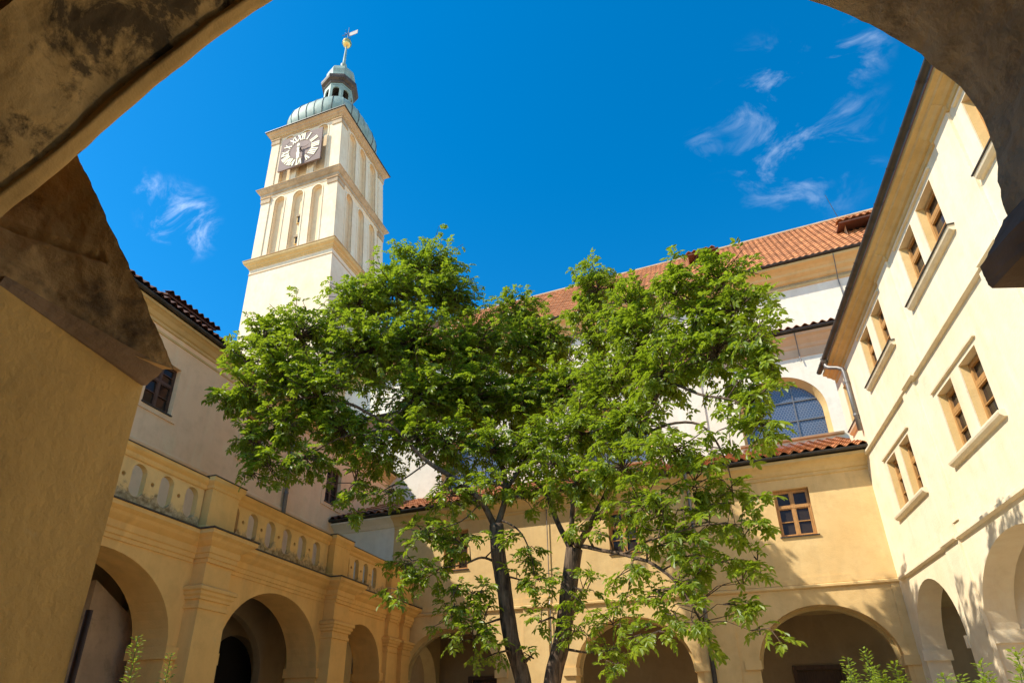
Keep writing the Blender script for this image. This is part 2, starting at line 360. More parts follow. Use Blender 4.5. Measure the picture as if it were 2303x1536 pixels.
def window(parent, u0, u1, z0, z1, y, style, m=WOOD, fr=.055):
    """casement window set y into the wall: mesh frame is the part, glass panes are its pieces"""
    mb = MB(); d0, d1 = y, y + .07
    mb.box(u0, u0 + fr, d0, d1, z0, z1).box(u1 - fr, u1, d0, d1, z0, z1).box(u0 + fr, u1 - fr, d0 + .002, d1, z0, z0 + fr).box(u0 + fr, u1 - fr, d0 + .002, d1, z1 - fr, z1)
    H = z1 - z0; cells = []
    a, b = u0 + fr, u1 - fr
    if style == 'narrow':                     # light over, casement below with one glazing bar
        zt = z0 + H * .66
        mb.box(a, b, d0 - .015, d1, zt - .035, zt + .035)
        lo = (a, b, z0 + fr, zt - .035); up = (a, b, zt + .035, z1 - fr); st = .04
        for q in (lo, up):
            x0, x1, y0, y1 = q
            mb.box(x0, x0 + st, d0 - .012, d1 - .02, y0, y1).box(x1 - st, x1, d0 - .012, d1 - .02, y0, y1).box(x0 + st, x1 - st, d0 - .01, d1 - .02, y0, y0 + st).box(x0 + st, x1 - st, d0 - .01, d1 - .02, y1 - st, y1)
        zm = (lo[2] + lo[3]) / 2
        mb.box(a + st, b - st, d0 - .005, d1 - .025, zm - .012, zm + .012)
        cells = [(a + st, b - st, lo[2] + st, zm - .012), (a + st, b - st, zm + .012, lo[3] - st), (a + st, b - st, up[2] + st, up[3] - st)]
    else:                                     # two-leaf cross window
        zt = z0 + H * (.64 if style == 'cross' else .6); um = (u0 + u1) / 2; st = .03
        mb.box(a, b, d0 - .02, d1, zt - .035, zt + .035).box(um - .032, um + .032, d0 - .014, d1, z0 + fr, zt - .035).box(um - .032, um + .032, d0 - .014, d1, zt + .035, z1 - fr)
        for (x0, x1) in ((a, um - .032), (um + .032, b)):
            for (y0, y1, bar) in ((z0 + fr, zt - .035, True), (zt + .035, z1 - fr, style == 'six')):
                mb.box(x0, x0 + st, d0 - .006, d1 - .02, y0, y1).box(x1 - st, x1, d0 - .006, d1 - .02, y0, y1).box(x0 + st, x1 - st, d0 - .004, d1 - .02, y0, y0 + st).box(x0 + st, x1 - st, d0 - .004, d1 - .02, y1 - st, y1)
                if bar:
                    ym = (y0 + y1) / 2; mb.box(x0 + st, x1 - st, d0 - .002, d1 - .025, ym - .012, ym + .012)
                    cells += [(x0 + st, x1 - st, y0 + st, ym - .012), (x0 + st, x1 - st, ym + .012, y1 - st)]
                else: cells.append((x0 + st, x1 - st, y0 + st, y1 - st))
    w = mb.build('window', m, parent)
    for (x0, x1, y0, y1) in cells:
        t1, t2 = random.uniform(-.008, .008), random.uniform(-.008, .008); yy = d1 - .03
        MB().add([(x0, yy + t1, y0), (x1, yy + t2, y0), (x1, yy - t1, y1), (x0, yy - t2, y1), (x0, yy + .012 + t1, y0), (x1, yy + .012 + t2, y0), (x1, yy + .012 - t1, y1), (x0, yy + .012 - t2, y1)],
                 [(0, 1, 2, 3), (7, 6, 5, 4), (0, 4, 5, 1), (1, 5, 6, 2), (2, 6, 7, 3), (3, 7, 4, 0)]).build('pane', GLASS, w)
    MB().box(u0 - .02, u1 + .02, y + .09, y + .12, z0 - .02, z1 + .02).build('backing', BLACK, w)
    return w
h = lambda v: v + EYE

# ------------------------------------------------------------------ ground
def grid_sheet(name, m, size, z, label=None):
    mb = MB(); n = 24
    vs = [(size * (i / n - .5), size * (j / n - .5), z) for j in range(n + 1) for i in range(n + 1)]
    mb.add(vs, [(j * (n + 1) + i, j * (n + 1) + i + 1, (j + 1) * (n + 1) + i + 1, (j + 1) * (n + 1) + i) for j in range(n) for i in range(n)])
    o = mb.build(name, m); o['kind'] = 'structure'; return o
grid_sheet('ground', EARTH, 1600, 0.)

# ------------------------------------------------------------------ cloister wing across the back
BROT = atan2(-.70, 14.71); BO = (-10.42, 20.19, 0)
bw = thing('cloister_wing', 'ochre two storey wing with three wide arches behind the tree', 'building', BO, BROT)
UE = 15.27
arches = [(1.62, 1.78), (7.78, 1.78), (13.0, 1.75)]
wins = [(12.43, 13.40), (7.36, 8.33), (1.36, 2.32)]
holes = [archhole(c, h(-1.45), h(1.55), r, 1.6) for c, r in arches] + [rect(a, b, h(5.12), h(6.57)) for a, b in wins]
obj('wall', plate(rect(-.76, UE, 0, h(7.2)), holes, .55), OCHRE, bw)
obj('white_wall', plate(rect(-6.2, -.765, 0, h(7.35)), [], .55), WHITE, bw)['label'] = 'white plastered end of the wing'
for a, b in wins:
    w = window(bw, a + .01, b - .01, h(5.125), h(6.56), .14, 'cross')
    MB().box(a - .03, b + .04, -.05, .20, h(5.09), h(5.119)).build('sill', LEAD, w)
# string course with a flat band above, stepping forward on the pilasters
pil = [(4.35, 5.2), (9.75, 10.75)]
def string(parent, u0, u1, z, pr, m, bandm=None, band=.28):
    MB().prof([(0.0, z), (pr * .4, z), (pr, z + .03), (pr, z + .085), (.0, z + .12)], u0, u1).build('string_course', m, parent)
    if bandm: MB().box(u0, u1, -.022, .05, z + .121, z + band).build('flat_band', bandm, parent)
edges = [-.7, 4.35, 5.2, 9.75, 10.75, UE]
for i in range(5):
    ex = .045 if i in (1, 3) else 0
    s = MB().prof([(ex, h(3.59)), (ex + .03, h(3.59)), (ex + .075, h(3.62)), (ex + .075, h(3.68)), (ex, h(3.72)), (-.02, h(3.72)), (-.02, h(3.59))], edges[i], edges[i + 1]).build('string_course', OCHRE, bw)
    MB().box(edges[i] + .002, edges[i + 1] - .002, -ex - .02, .04, h(3.721), h(3.92)).build('flat_band', OCHRE, bw)
for a, b in pil: MB().box(a, b, -.045, .02, 0, h(3.588)).build('pilaster', OCHRE, bw)
MB().box(14.85, UE - .002, -.03, .02, 0, h(3.588)).build('pilaster', OCHRE, bw)
for c, r in arches:
    for sg in (-1, 1):                        # impost blocks returning into the reveal
        x0, x1 = sorted((c + sg * (r - .05), c + sg * (r + .38)))
        MB().box(x0, x1, -.075, .60, h(1.50), h(1.74)).build('impost', OCHRE, bw)
    # a slightly narrower inner order of pale plaster at the back of the reveal
    mb = MB(); o1 = arcpts(c, h(1.55), r, 1.6, 24); o2 = arcpts(c, h(1.55), r - .09, 1.51, 24)
    mb.add([(u, .40, z) for u, z in o1] + [(u, .40, z) for u, z in o2] + [(u, .56, z) for u, z in o2] + [(u, .56, z) for u, z in o1],
           [(i, i + 1, 25 + i + 1, 25 + i) for i in range(24)] + [(25 + i, 25 + i + 1, 51 + i, 50 + i) for i in range(24)])
    mb.build('inner_arch_order', VAULT, bw)
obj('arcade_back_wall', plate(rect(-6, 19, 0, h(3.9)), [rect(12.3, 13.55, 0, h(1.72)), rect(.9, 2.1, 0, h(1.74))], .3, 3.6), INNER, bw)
for a, b in ((12.3, 13.55), (.9, 2.1)):
    MB().box(a - .12, a, 3.52, 3.6, 0, h(1.72)).box(b, b + .12, 3.52, 3.6, 0, h(1.72)).box(a - .12, b + .12, 3.515, 3.6, h(1.72), h(1.86)).build('door_frame', DOORW, bw)
    MB().box(a, b, 3.72, 3.77, 0, h(1.72)).build('door', DOORW, bw)
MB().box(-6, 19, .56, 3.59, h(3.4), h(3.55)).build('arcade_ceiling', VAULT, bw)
for u in (4.8, 10.3, -1.0):                  # transverse arches under the vault
    me = plate(rect(.0, 3.04, 0, h(3.39)), [archhole(1.5, .0, h(1.6), 1.25, 1.35)], .5)
    for v in me.vertices: x, y, z = v.co; v.co = (u + y, .555 + x, z)
    obj('transverse_arch', me, VAULT, bw)
# eaves: cove, gutter, roof
MB().prof([(0, h(6.88)), (.05, h(6.90)), (.05, h(6.99)), (.09, h(7.0)), (.15, h(7.10)), (.25, h(7.19)), (.36, h(7.24)), (.40, h(7.25)), (.40, h(7.34)), (-.5, h(7.36)), (-.5, h(6.88))], -.74, UE).build('eaves_cornice', TRIM, bw)
MB().prof([(0, h(6.98)), (.05, h(7.0)), (.15, h(7.12)), (.36, h(7.26)), (.40, h(7.27)), (.40, h(7.34)), (-.5, h(7.36)), (-.5, h(6.98))], -6.2, -.745).build('eaves_cornice', WHITE, bw)
gutter(bw, -6.1, UE - .02, .49, h(7.44))
SL = radians(25)
rf = MB().prof([(.48, h(7.385)), (.48, h(7.41)), (-4.0, h(7.41) + 4.48 * math.tan(SL)), (-4.0, h(7.36))], -6.2, UE - .02).build('roof', LEAD, bw)
tm = tile_mesh(.30, .44, .10, .05, .02).mesh('tile'); tm.materials.append(TILER)
tmd = tile_mesh(.30, .44, .10, .05, .02).mesh('tile'); tmd.materials.append(TILED)
for r in range(2):
    u = -6.0
    while u < UE - .1:
        t = obj('tile', tm if u > -1.5 else tmd, None, rf); t.location = (u + random.uniform(-.008, .008), -.50 + r * .37 * cos(SL), h(7.425) + r * .37 * sin(SL) + random.uniform(-.004, .008)); t.rotation_euler = (SL + random.uniform(-.02, .02), random.uniform(-.03, .03), 0)
        u += .30
mbt = MB(); base = tile_mesh(.30, .44, .10, .05, .02); RR = Matrix.Rotation(SL, 3, 'X')
for r in range(2, 13):
    u = -6.0
    while u < UE - .1:
        off = Vector((u, -.5, h(7.425))) + RR @ Vector((0, r * .37, random.uniform(-.006, .006)))
        mbt.add([RR @ Vector(v) + off for v in base.v], base.f); u += .30
o = mbt.build('upper_tiles', TILER, rf); o['kind'] = 'stuff'
# rain pipes and cable on the facade
downpipe(bw, [(10.02, -.49, h(7.37)), (10.02, -.44, h(7.22)), (10.02, -.16, h(6.92)), (10.02, -.12, h(6.78)), (10.02, -.12, h(3.9)), (10.02, -.16, h(3.75)), (10.02, -.16, h(3.5)), (10.02, -.12, h(3.3)), (10.02, -.12, 0.)], .058, ZINC,
         [(10.02, -.12, h(5.9)), (10.02, -.12, h(4.5)), (10.02, -.12, h(2.2))])
MB().tube([(10.02, -.12, h(2.0)), (10.02, -.12, 0)], [.068] * 2, 12).build('pipe_shoe', LEAD, bw)
MB().tube([(5.29, -.06, h(6.9)), (5.29, -.06, h(3.8)), (5.29, -.13, h(3.66)), (5.29, -.06, h(3.5)), (5.29, -.05, 0)], [.018] * 5, 6).build('lightning_cable', ZINC, bw)
MB().tube([(15.1, -.03, h(6.8)), (15.1, -.03, h(3.95)), (15.1, -.11, h(3.66)), (15.1, -.05, h(3.4)), (15.12, -.05, 0)], [.014] * 5, 6).build('wall_cable', WHITE, bw)
for z in (2.9, 2.0, 4.1): MB().box(15.07, 15.13, -.065, -.02, h(z), h(z) + .05).build('cable_clip', LEAD, bw)

# ------------------------------------------------------------------ right wing
RROT = atan2(-1.0, .058); RO = (4.63, 19.18, 0)
rw = thing('right_wing', 'tall cream wing with paired wooden windows along the right side', 'building', RO, RROT)
U0, U1 = -1.15, 13.2
lowp = [(1.26, 2.02, 5.03, 6.44), (2.40, 3.12, 5.03, 6.44), (5.17, 5.95, 4.98, 6.39), (6.37, 7.16, 4.98, 6.39)]
upp = [(1.88, 2.67, 8.55, 9.88), (3.09, 3.86, 8.55, 9.88), (5.67, 6.52, 8.55, 9.88), (6.89, 7.76, 8.55, 9.88), (9.48, 10.33, 8.52, 9.88), (10.7, 11.55, 8.52, 9.88)]
edg = [(-.57, .09, 8.3, 9.72)]
RA = [(1.58, 1.42, 1.72, 1.55), (6.05, 1.98, 1.68, 1.55), (10.7, 1.98, 1.68, 1.55)]
holes = [archhole(c, h(-1.45), h(zs), r, ri) for c, r, zs, ri in RA] + [rect(a, b, h(c), h(d)) for a, b, c, d in lowp + upp + edg]
obj('wall', plate(rect(U0, U1, 0, h(10.3)), holes, .52), CREAM, rw)
for a, b, c, d in lowp + upp + edg:
    # splayed plaster reveal inside the opening
    w = window(rw, a + .03, b - .03, h(c) + .02, h(d) - .03, .15, 'narrow', WOOD, .05)
    s = .03
    MB().add([(a, .02, h(c)), (a + s, .15, h(c)), (a + s, .15, h(d)), (a, .02, h(d))], [(0, 1, 2, 3)]).build('reveal', TRIM, w)
    MB().add([(b, .02, h(c)), (b - s, .15, h(c)), (b - s, .15, h(d)), (b, .02, h(d))], [(3, 2, 1, 0)]).build('reveal', TRIM, w)
def sill(u0, u1, z, lead=False):
    s = MB().prof([(0, h(z) - .14), (.05, h(z) - .135), (.10, h(z) - .09), (.115, h(z) - .05), (.115, h(z) - .012), (.0, h(z)), (-.25, h(z)), (-.25, h(z) - .14)], u0, u1).build('sill', CREAM, rw)
    if lead: MB().prof([(.14, h(z) - .02), (.14, h(z) + .004), (-.2, h(z) + .026), (-.2, h(z) + .004)], u0 - .02, u1 + .02).build('flashing', LEAD, s)
sill(1.05, 3.3, 5.03); sill(4.95, 7.35, 4.98)
sill(1.66, 4.05, 8.53, True); sill(5.42, 7.98, 8.53, True); sill(9.2, 11.8, 8.5, True); sill(-.75, .2, 8.29, True)
for a, b, z in ((1.1, 3.28, 6.56), (5.0, 7.3, 6.52), (1.7, 4.0, 10.02), (5.5, 7.93, 10.02), (9.3, 11.7, 10.02)):
    MB().prof([(0, h(z) - .03), (.05, h(z) - .02), (.055, h(z) + .02), (0, h(z) + .035), (-.05, h(z) + .035), (-.05, h(z) - .03)], a, b).build('hood_fillet', CREAM, rw)
for lo, hi, cuts in ((3.57, 3.69, (3.33, 4.13, 8.1, 8.9)), (7.20, 7.31, (3.9, 4.62, 8.35, 9.05))):
    e = [U0 if lo > 5 else 0.02, *cuts, U1]
    for i in range(5):
        ex = .05 if i in (1, 3) else 0
        MB().prof([(ex, h(lo)), (ex + .03, h(lo)), (ex + .085, h(lo) + .03), (ex + .085, h(hi) - .03), (ex, h(hi)), (-.02, h(hi)), (-.02, h(lo))], e[i], e[i + 1]).build('string_course', CREAM, rw)
        if lo < 5: MB().box(e[i] + .002, e[i + 1] - .002, -ex - .02, .03, h(hi) + .001, h(hi) + .22).build('flat_band', CREAM, rw)
for a, b, z0, z1 in ((3.33, 4.13, -1.5, 3.568), (8.1, 8.9, -1.5, 3.568), (3.62, 4.38, 3.92, 7.198), (8.2, 8.95, 3.92, 7.198), (4.2, 5.0, 7.312, 10.14), (8.45, 9.1, 7.312, 10.14)):
    MB().box(a, b, -.05, .02, h(z0), h(z1)).build('pilaster', CREAM, rw)
for c, r, zs, ri in RA:
    for sg in (-1, 1):
        x0, x1 = sorted((c + sg * (r - .05), c + sg * (r + .05)))
        MB().box(x0, x1, -.05, .58, h(zs) - .17, h(zs) + .08).build('impost', CREAM, rw)
obj('arcade_back_wall', plate(rect(-1, 13, 0, h(3.9)), [], .3, 3.4), WHITE, rw)
MB().box(-1, 13, .53, 3.39, h(3.42), h(3.55)).build('arcade_ceiling', VAULT, rw)
for u in (3.75, 8.5):
    me = plate(rect(.0, 2.86, 0, h(3.41)), [archhole(1.43, .0, h(1.7), 1.2, 1.3)], .55)
    for v in me.vertices: x, y, z = v.co; v.co = (u - .28 + y, .53 + x, z)
    obj('transverse_arch', me, WHITE, rw)
cp = [(0, 10.12), (.035, 10.14), (.035, 10.24), (.09, 10.26), (.13, 10.31), (.20, 10.345), (.235, 10.35), (.25, 10.40), (.31, 10.43), (.345, 10.435), (.345, 10.52), (-.52, 10.55), (-.52, 10.12)]
MB().prof([(w, h(z)) for w, z in cp], -1.0, U1).build('eaves_cornice', TRIM, rw)
for a, b in ((4.15, 5.05), (8.4, 9.15)):
    MB().prof([(w + .045 if w > -.1 else w, h(z) - .003) for w, z in cp[:6]] + [(-.1, h(10.342)), (-.1, h(10.117))], a, b).build('cornice_break', TRIM, rw)
gutter(rw, -1.0, U1, .43, h(10.60), .085)
MB().prof([(.40, h(10.56)), (.40, h(10.60)), (-4.5, h(15.2)), (-4.5, h(15.1))], -1.0, U1).build('roof', TILE, rw)
# swan-neck rain pipe on the corner
sw = [(-.15, -.43, h(10.55)), (-.15, -.43, h(10.40)), (-.12, -.43, h(10.30)), (-.02, -.38, h(10.2)), (.12, -.20, h(10.08)), (.2, -.10, h(9.97)), (.22, -.085, h(9.82)), (.22, -.085, h(9.0)), (.22, -.085, h(7.9))]
downpipe(rw, sw, .06, ZINC, [(.22, -.085, h(9.5)), (.22, -.085, h(8.4))])
MB().lathe([(.0, h(10.42)), (.075, h(10.42)), (.10, h(10.60)), (.11, h(10.62)), (.0, h(10.62))], 14, c=(-.15, -.43)).build('hopper', ZINC, rw, True)

# ------------------------------------------------------------------ left arcade with its pierced parapet
LROT = radians(89.7); LO = (-10.45, 0, 0)
la = thing('left_arcade', 'shaded golden arcade with pierced parapet on the left', 'arcade', LO, LROT)
LA = [(8.05, 1.85, 1.5, 1.55), (13.1, 1.85, 1.5, 1.6), (17.1, 1.22, 1.62, 1.3), (3.0, 1.85, 1.5, 1.55)]
obj('wall', plate(rect(.3, 20.3, 0, h(3.84)), [archhole(c, h(-1.45), h(zs), r, ri, 28) for c, r, zs, ri in LA], .95), GOLD, la)
for c, r, zs, ri in LA:
    for sg in (-1, 1):
        x0, x1 = sorted((c + sg * (r - .05), c + sg * (r + .26)))
        MB().box(x0, x1, -.06, 1.0, h(zs) - .24, h(zs)).build('impost', GOLD, la)
    mb = MB(); o1 = arcpts(c, h(zs), r - .002, ri - .002, 24); o2 = arcpts(c, h(zs), r - .3, ri - .3, 24)
    mb.add([(u, .9, z) for u, z in o1] + [(u, .9, z) for u, z in o2] + [(u, 1.4, z) for u, z in o2], [(i, i + 1, 26 + i, 25 + i) for i in range(24)] + [(25 + i, 26 + i, 51 + i, 50 + i) for i in range(24)])
entab = [(0.0, 3.22), (.03, 3.22), (.03, 3.30), (.06, 3.31), (.06, 3.40), (.09, 3.42), (.09, 3.55), (.13, 3.58), (.20, 3.64), (.24, 3.70), (.30, 3.74), (.33, 3.76), (.33, 3.845), (-.1, 3.88), (-.1, 3.22)]
PIL = [(5.55, .8), (10.55, .8), (15.4, .78), (18.75, .55), (19.75, .55)]
cuts = sorted([p - w / 2 - .04 for p, w in PIL] + [p + w / 2 + .04 for p, w in PIL])
e = [.3] + cuts + [20.28]
for i in range(len(e) - 1):
    if i % 2 == 0: MB().prof([(w, h(z)) for w, z in entab], e[i] + .001, e[i + 1] - .001).build('cornice', GOLD, la); MB().prof([(.36, h(3.848)), (.36, h(3.875)), (0, h(3.90)), (0, h(3.882))], e[i], e[i + 1]).build('flashing', LEAD, la)
def moulding(parent, name, c, w, pts, ybase, m):      # profile returned round three sides of a pier
    mb = MB(); n = len(pts)
    rings = [[(c - w / 2 - p, ybase + .0, h(z)), (c - w / 2 - p, -p - PJ, h(z)), (c + w / 2 + p, -p - PJ, h(z)), (c + w / 2 + p, ybase, h(z))] for p, z in pts]
    vs = [v for r in rings for v in r]
    fs = [(i * 4 + j, i * 4 + j + 1, (i + 1) * 4 + j + 1, (i + 1) * 4 + j) for i in range(n - 1) for j in range(3)] + [(0, 1, 2, 3), tuple((n - 1) * 4 + k for k in (3, 2, 1, 0))]
    return mb.add(vs, fs).build(name, m, parent)
for p, w in PIL:
    PJ = .36 if w > .6 else .16
    pr = MB().box(p - w / 2, p + w / 2, -PJ, .02, 0, h(2.33)).build('pier', GOLD, la)
    moulding(pr, 'capital', p, w, [(0, 2.26), (.035, 2.27), (.035, 2.34), (.012, 2.35), (.012, 2.44), (.055, 2.455), (.055, 2.51), (.095, 2.55), (.095, 2.61), (.135, 2.635), (.135, 2.70), (.02, 2.75)], .02, GOLD)
    MB().box(p - w / 2 + .02, p + w / 2 - .02, -PJ + .02, .02, h(2.72), h(3.23)).build('pier_block', GOLD, pr)
    moulding(pr, 'entablature', p, w - .06, [(q, z) for q, z in entab[:13]], .02, GOLD)
    moulding(pr, 'flashing', p, w - .06, [(.345, 3.848), (.36, 3.85), (.36, 3.88), (.2, 3.90)], -.3, LEAD)
# parapet: pierced panels between dies
hole_u = [[6.4, 7.05, 7.72, 8.41, 9.10, 9.78], [11.1, 11.77, 12.44, 13.11, 13.77, 14.43], [15.99, 16.55, 17.1, 17.65]]
pan = [(5.95, 10.10), (11.0, 14.98), (15.82, 18.42)]
ov = lambda c, zc, hw, hh: [(c + hw * cos(2 * pi * k / 28) * 1.0, zc + (hh - hw) * (1 if 0 < k < 14 else (-1 if k > 14 else 0)) + hw * sin(2 * pi * k / 28)) for k in range(28)]
for (a, b), us in zip(pan, hole_u):
    hs_ = [ov(u, h(4.47), .175 if us is not hole_u[2] else .14, .34) for u in us]
    mids = [(us[i] + us[i + 1]) / 2 for i in range(len(us) - 1)] + ([us[-1] + .34] if us is hole_u[0] else [])
    hs_ += [[(u + .045 * cos(2 * pi * k / 12), h(4.50) + .045 * sin(2 * pi * k / 12)) for k in range(12)] for u in mids if a + .1 < u < b - .1]
    p = obj('parapet_panel', plate(rect(a, b, h(3.90), h(4.92)), hs_, .13, .03), PEEL, la)
    MB().prof([(-.02, h(4.86)), (0, h(4.86)), (.02, h(4.90)), (.02, h(4.96)), (.07, h(5.0)), (.10, h(5.04)), (.10, h(5.10)), (-.15, h(5.13)), (-.4, h(5.10)), (-.4, h(4.96)), (-.28, h(4.921)), (-.02, h(4.921))], a, b).build('coping', GOLD, p)
    MB().prof([(.115, h(5.098)), (.115, h(5.118)), (-.15, h(5.148)), (-.15, h(5.131))], a - .01, b + .01).build('coping_sheet', LEAD, p)
for p, w in ((5.55, .8), (10.55, .84), (15.4, .78), (18.75, .6), (19.7, .7)):
    PJ = .17
    d = MB().box(p - w / 2, p + w / 2, -PJ, .34, h(3.90), h(4.90)).build('parapet_die', GOLD, la)
    moulding(d, 'die_cap', p, w, [(0, 4.88), (.025, 4.89), (.025, 4.96), (.06, 5.0), (.09, 5.04), (.09, 5.14), (.0, 5.17)], .42, GOLD)
    moulding(d, 'cap_sheet', p, w, [(.10, 5.142), (.105, 5.15), (.105, 5.165), (.02, 5.19)], .44, LEAD)
    moulding(d, 'die_base', p, w, [(.05, 3.90), (.05, 4.0), (.0, 4.05)], .05, GOLD)
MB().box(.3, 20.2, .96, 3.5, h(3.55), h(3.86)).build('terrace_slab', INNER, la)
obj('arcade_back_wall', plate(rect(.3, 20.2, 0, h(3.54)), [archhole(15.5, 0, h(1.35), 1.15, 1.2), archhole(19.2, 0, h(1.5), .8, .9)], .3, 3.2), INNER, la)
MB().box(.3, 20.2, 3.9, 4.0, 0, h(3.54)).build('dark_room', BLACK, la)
for u in (5.55, 18.0):
    me = plate(rect(.0, 2.23, 0, h(3.54)), [archhole(1.1, .0, h(1.5), .95, 1.2)], .45)
    for v in me.vertices: x, y, z = v.co; v.co = (u - .22 + y, .96 + x, z)
    obj('transverse_arch', me, VAULT, la)
for c_, r_ in ((13.1, 1.6), (8.05, 1.6)):       # inner vault arch standing before the back wall
    me = plate(rect(c_ - 2.4, c_ + 2.4, h(.2), h(3.54)), [archhole(c_ + .35, h(.21), h(1.5), r_ + .35, r_ - .1, 24)], .22, 2.2)
    obj('vault_arch', me, INNER, la)
MB().add([(9.1, 1.35, 0), (13.2, 1.35, 0), (13.2, 1.35, h(.4)), (9.1, 1.35, h(2.75)), (9.1, 1.7, 0), (13.2, 1.7, 0), (13.2, 1.7, h(.4)), (9.1, 1.7, h(2.75))],
         [(0, 1, 2, 3), (7, 6, 5, 4), (3, 2, 6, 7), (1, 5, 6, 2), (0, 3, 7, 4)]).build('stair_wall', RUBBLE, la)['label'] = 'rough sloping stair wall inside the nearest arch'
# ------------------------------------------------------------------ left wing behind the terrace
lwg = thing('left_wing', 'pale wing with dark windows and tiled eaves above the terrace on the left', 'building', (-14.0, 0, 0), LROT)
lwin = [(10.72, 11.72), (14.62, 15.62), (19.35, 20.35)]
obj('wall', plate(rect(2, 24.6, h(3.87), h(10.75)), [rect(a, b, h(8.12), h(9.6)) for a, b in lwin], .5), PINK, lwg)
for a, b in lwin:
    w = window(lwg, a + .01, b - .01, h(8.13), h(9.59), .12, 'six', DWOOD)
    MB().box(a - .02, b + .02, -.07, .1, h(8.08), h(8.115)).build('sill', LEAD, w)
    for x0, x1, z0, z1 in ((a - .2, a - .001, 7.93, 9.79), (b + .001, b + .2, 7.93, 9.79), (a - .001, b + .001, 9.602, 9.79), (a - .001, b + .001, 7.93, 8.07)):
        MB().box(x0, x1, -.035, .02, h(z0), h(z1)).build('surround', PINK, w)
MB().prof([(0, h(6.9)), (.04, h(6.92)), (.06, h(6.97)), (.06, h(7.02)), (0, h(7.06)), (-.05, h(7.06)), (-.05, h(6.9))], 2, 24.5).build('string_course', PINK, lwg)
MB().prof([(w, h(z)) for w, z in [(0, 10.30), (.03, 10.31), (.03, 10.37), (0, 10.38), (-.02, 10.38), (-.02, 10.30)]], 2, 24.5).build('eaves_fillet', TRIM, lwg)
MB().prof([(w, h(z)) for w, z in [(0, 10.52), (.05, 10.54), (.05, 10.62), (.10, 10.64), (.18, 10.74), (.28, 10.80), (.34, 10.82), (.34, 10.90), (-.5, 10.92), (-.5, 10.52)]], 2, 24.5).build('eaves_cornice', TRIM, lwg)
gutter(lwg, 2, 24.4, .42, h(10.98))
S2 = radians(38)
rl = MB().prof([(.40, h(10.95)), (.40, h(10.99)), (-5, h(10.99) + 5.4 * math.tan(S2)), (-5, h(10.9))], 2, 24.4).build('roof', LEAD, lwg)
ed = MB(); tme = tile_mesh(.24, .4, .09, .05, .02).mesh('tile'); tme.materials.append(TILED)
u = 7.0
while u < 19:
    t = obj('tile', tme, None, rl); t.location = (u, -.46, h(11.02)); t.rotation_euler = (S2 + random.uniform(-.03, .03), random.uniform(-.04, .04), 0); u += .24
tiles_joined('upper_tiles', TILED, rl, 4, 23, -.46, h(11.02), S2, 5.5, .24, .33, skip=1)
# tile-capped roof hatch
dm = MB()
dm.prof([(-.35, h(11.15)), (-.35, h(11.78)), (-1.9, h(12.5)), (-1.9, h(11.4))], 11.05, 12.65).build('roof_hatch', DWOOD, rl)
MB().prof([(-.22, h(11.80)), (-.22, h(11.86)), (-2.0, h(12.66)), (-2.0, h(12.58))], 10.85, 12.85).build('hatch_roof', TILED, rl)
for k in range(9):
    t = obj('tile', tme, None, rl); t.location = (10.95 + k * .24, -(.24), h(11.87)); t.location.y = .20; t.rotation_euler = (radians(24), 0, 0)
downpipe(lwg, [(17.0, -.42, h(10.9)), (17.0, -.38, h(10.75)), (17.0, -.12, h(10.35)), (17.0, -.10, h(10.1)), (17.0, -.10, h(3.95))], .07, ZINC, [(17.0, -.1, h(9.4)), (17.0, -.1, h(7.6))])

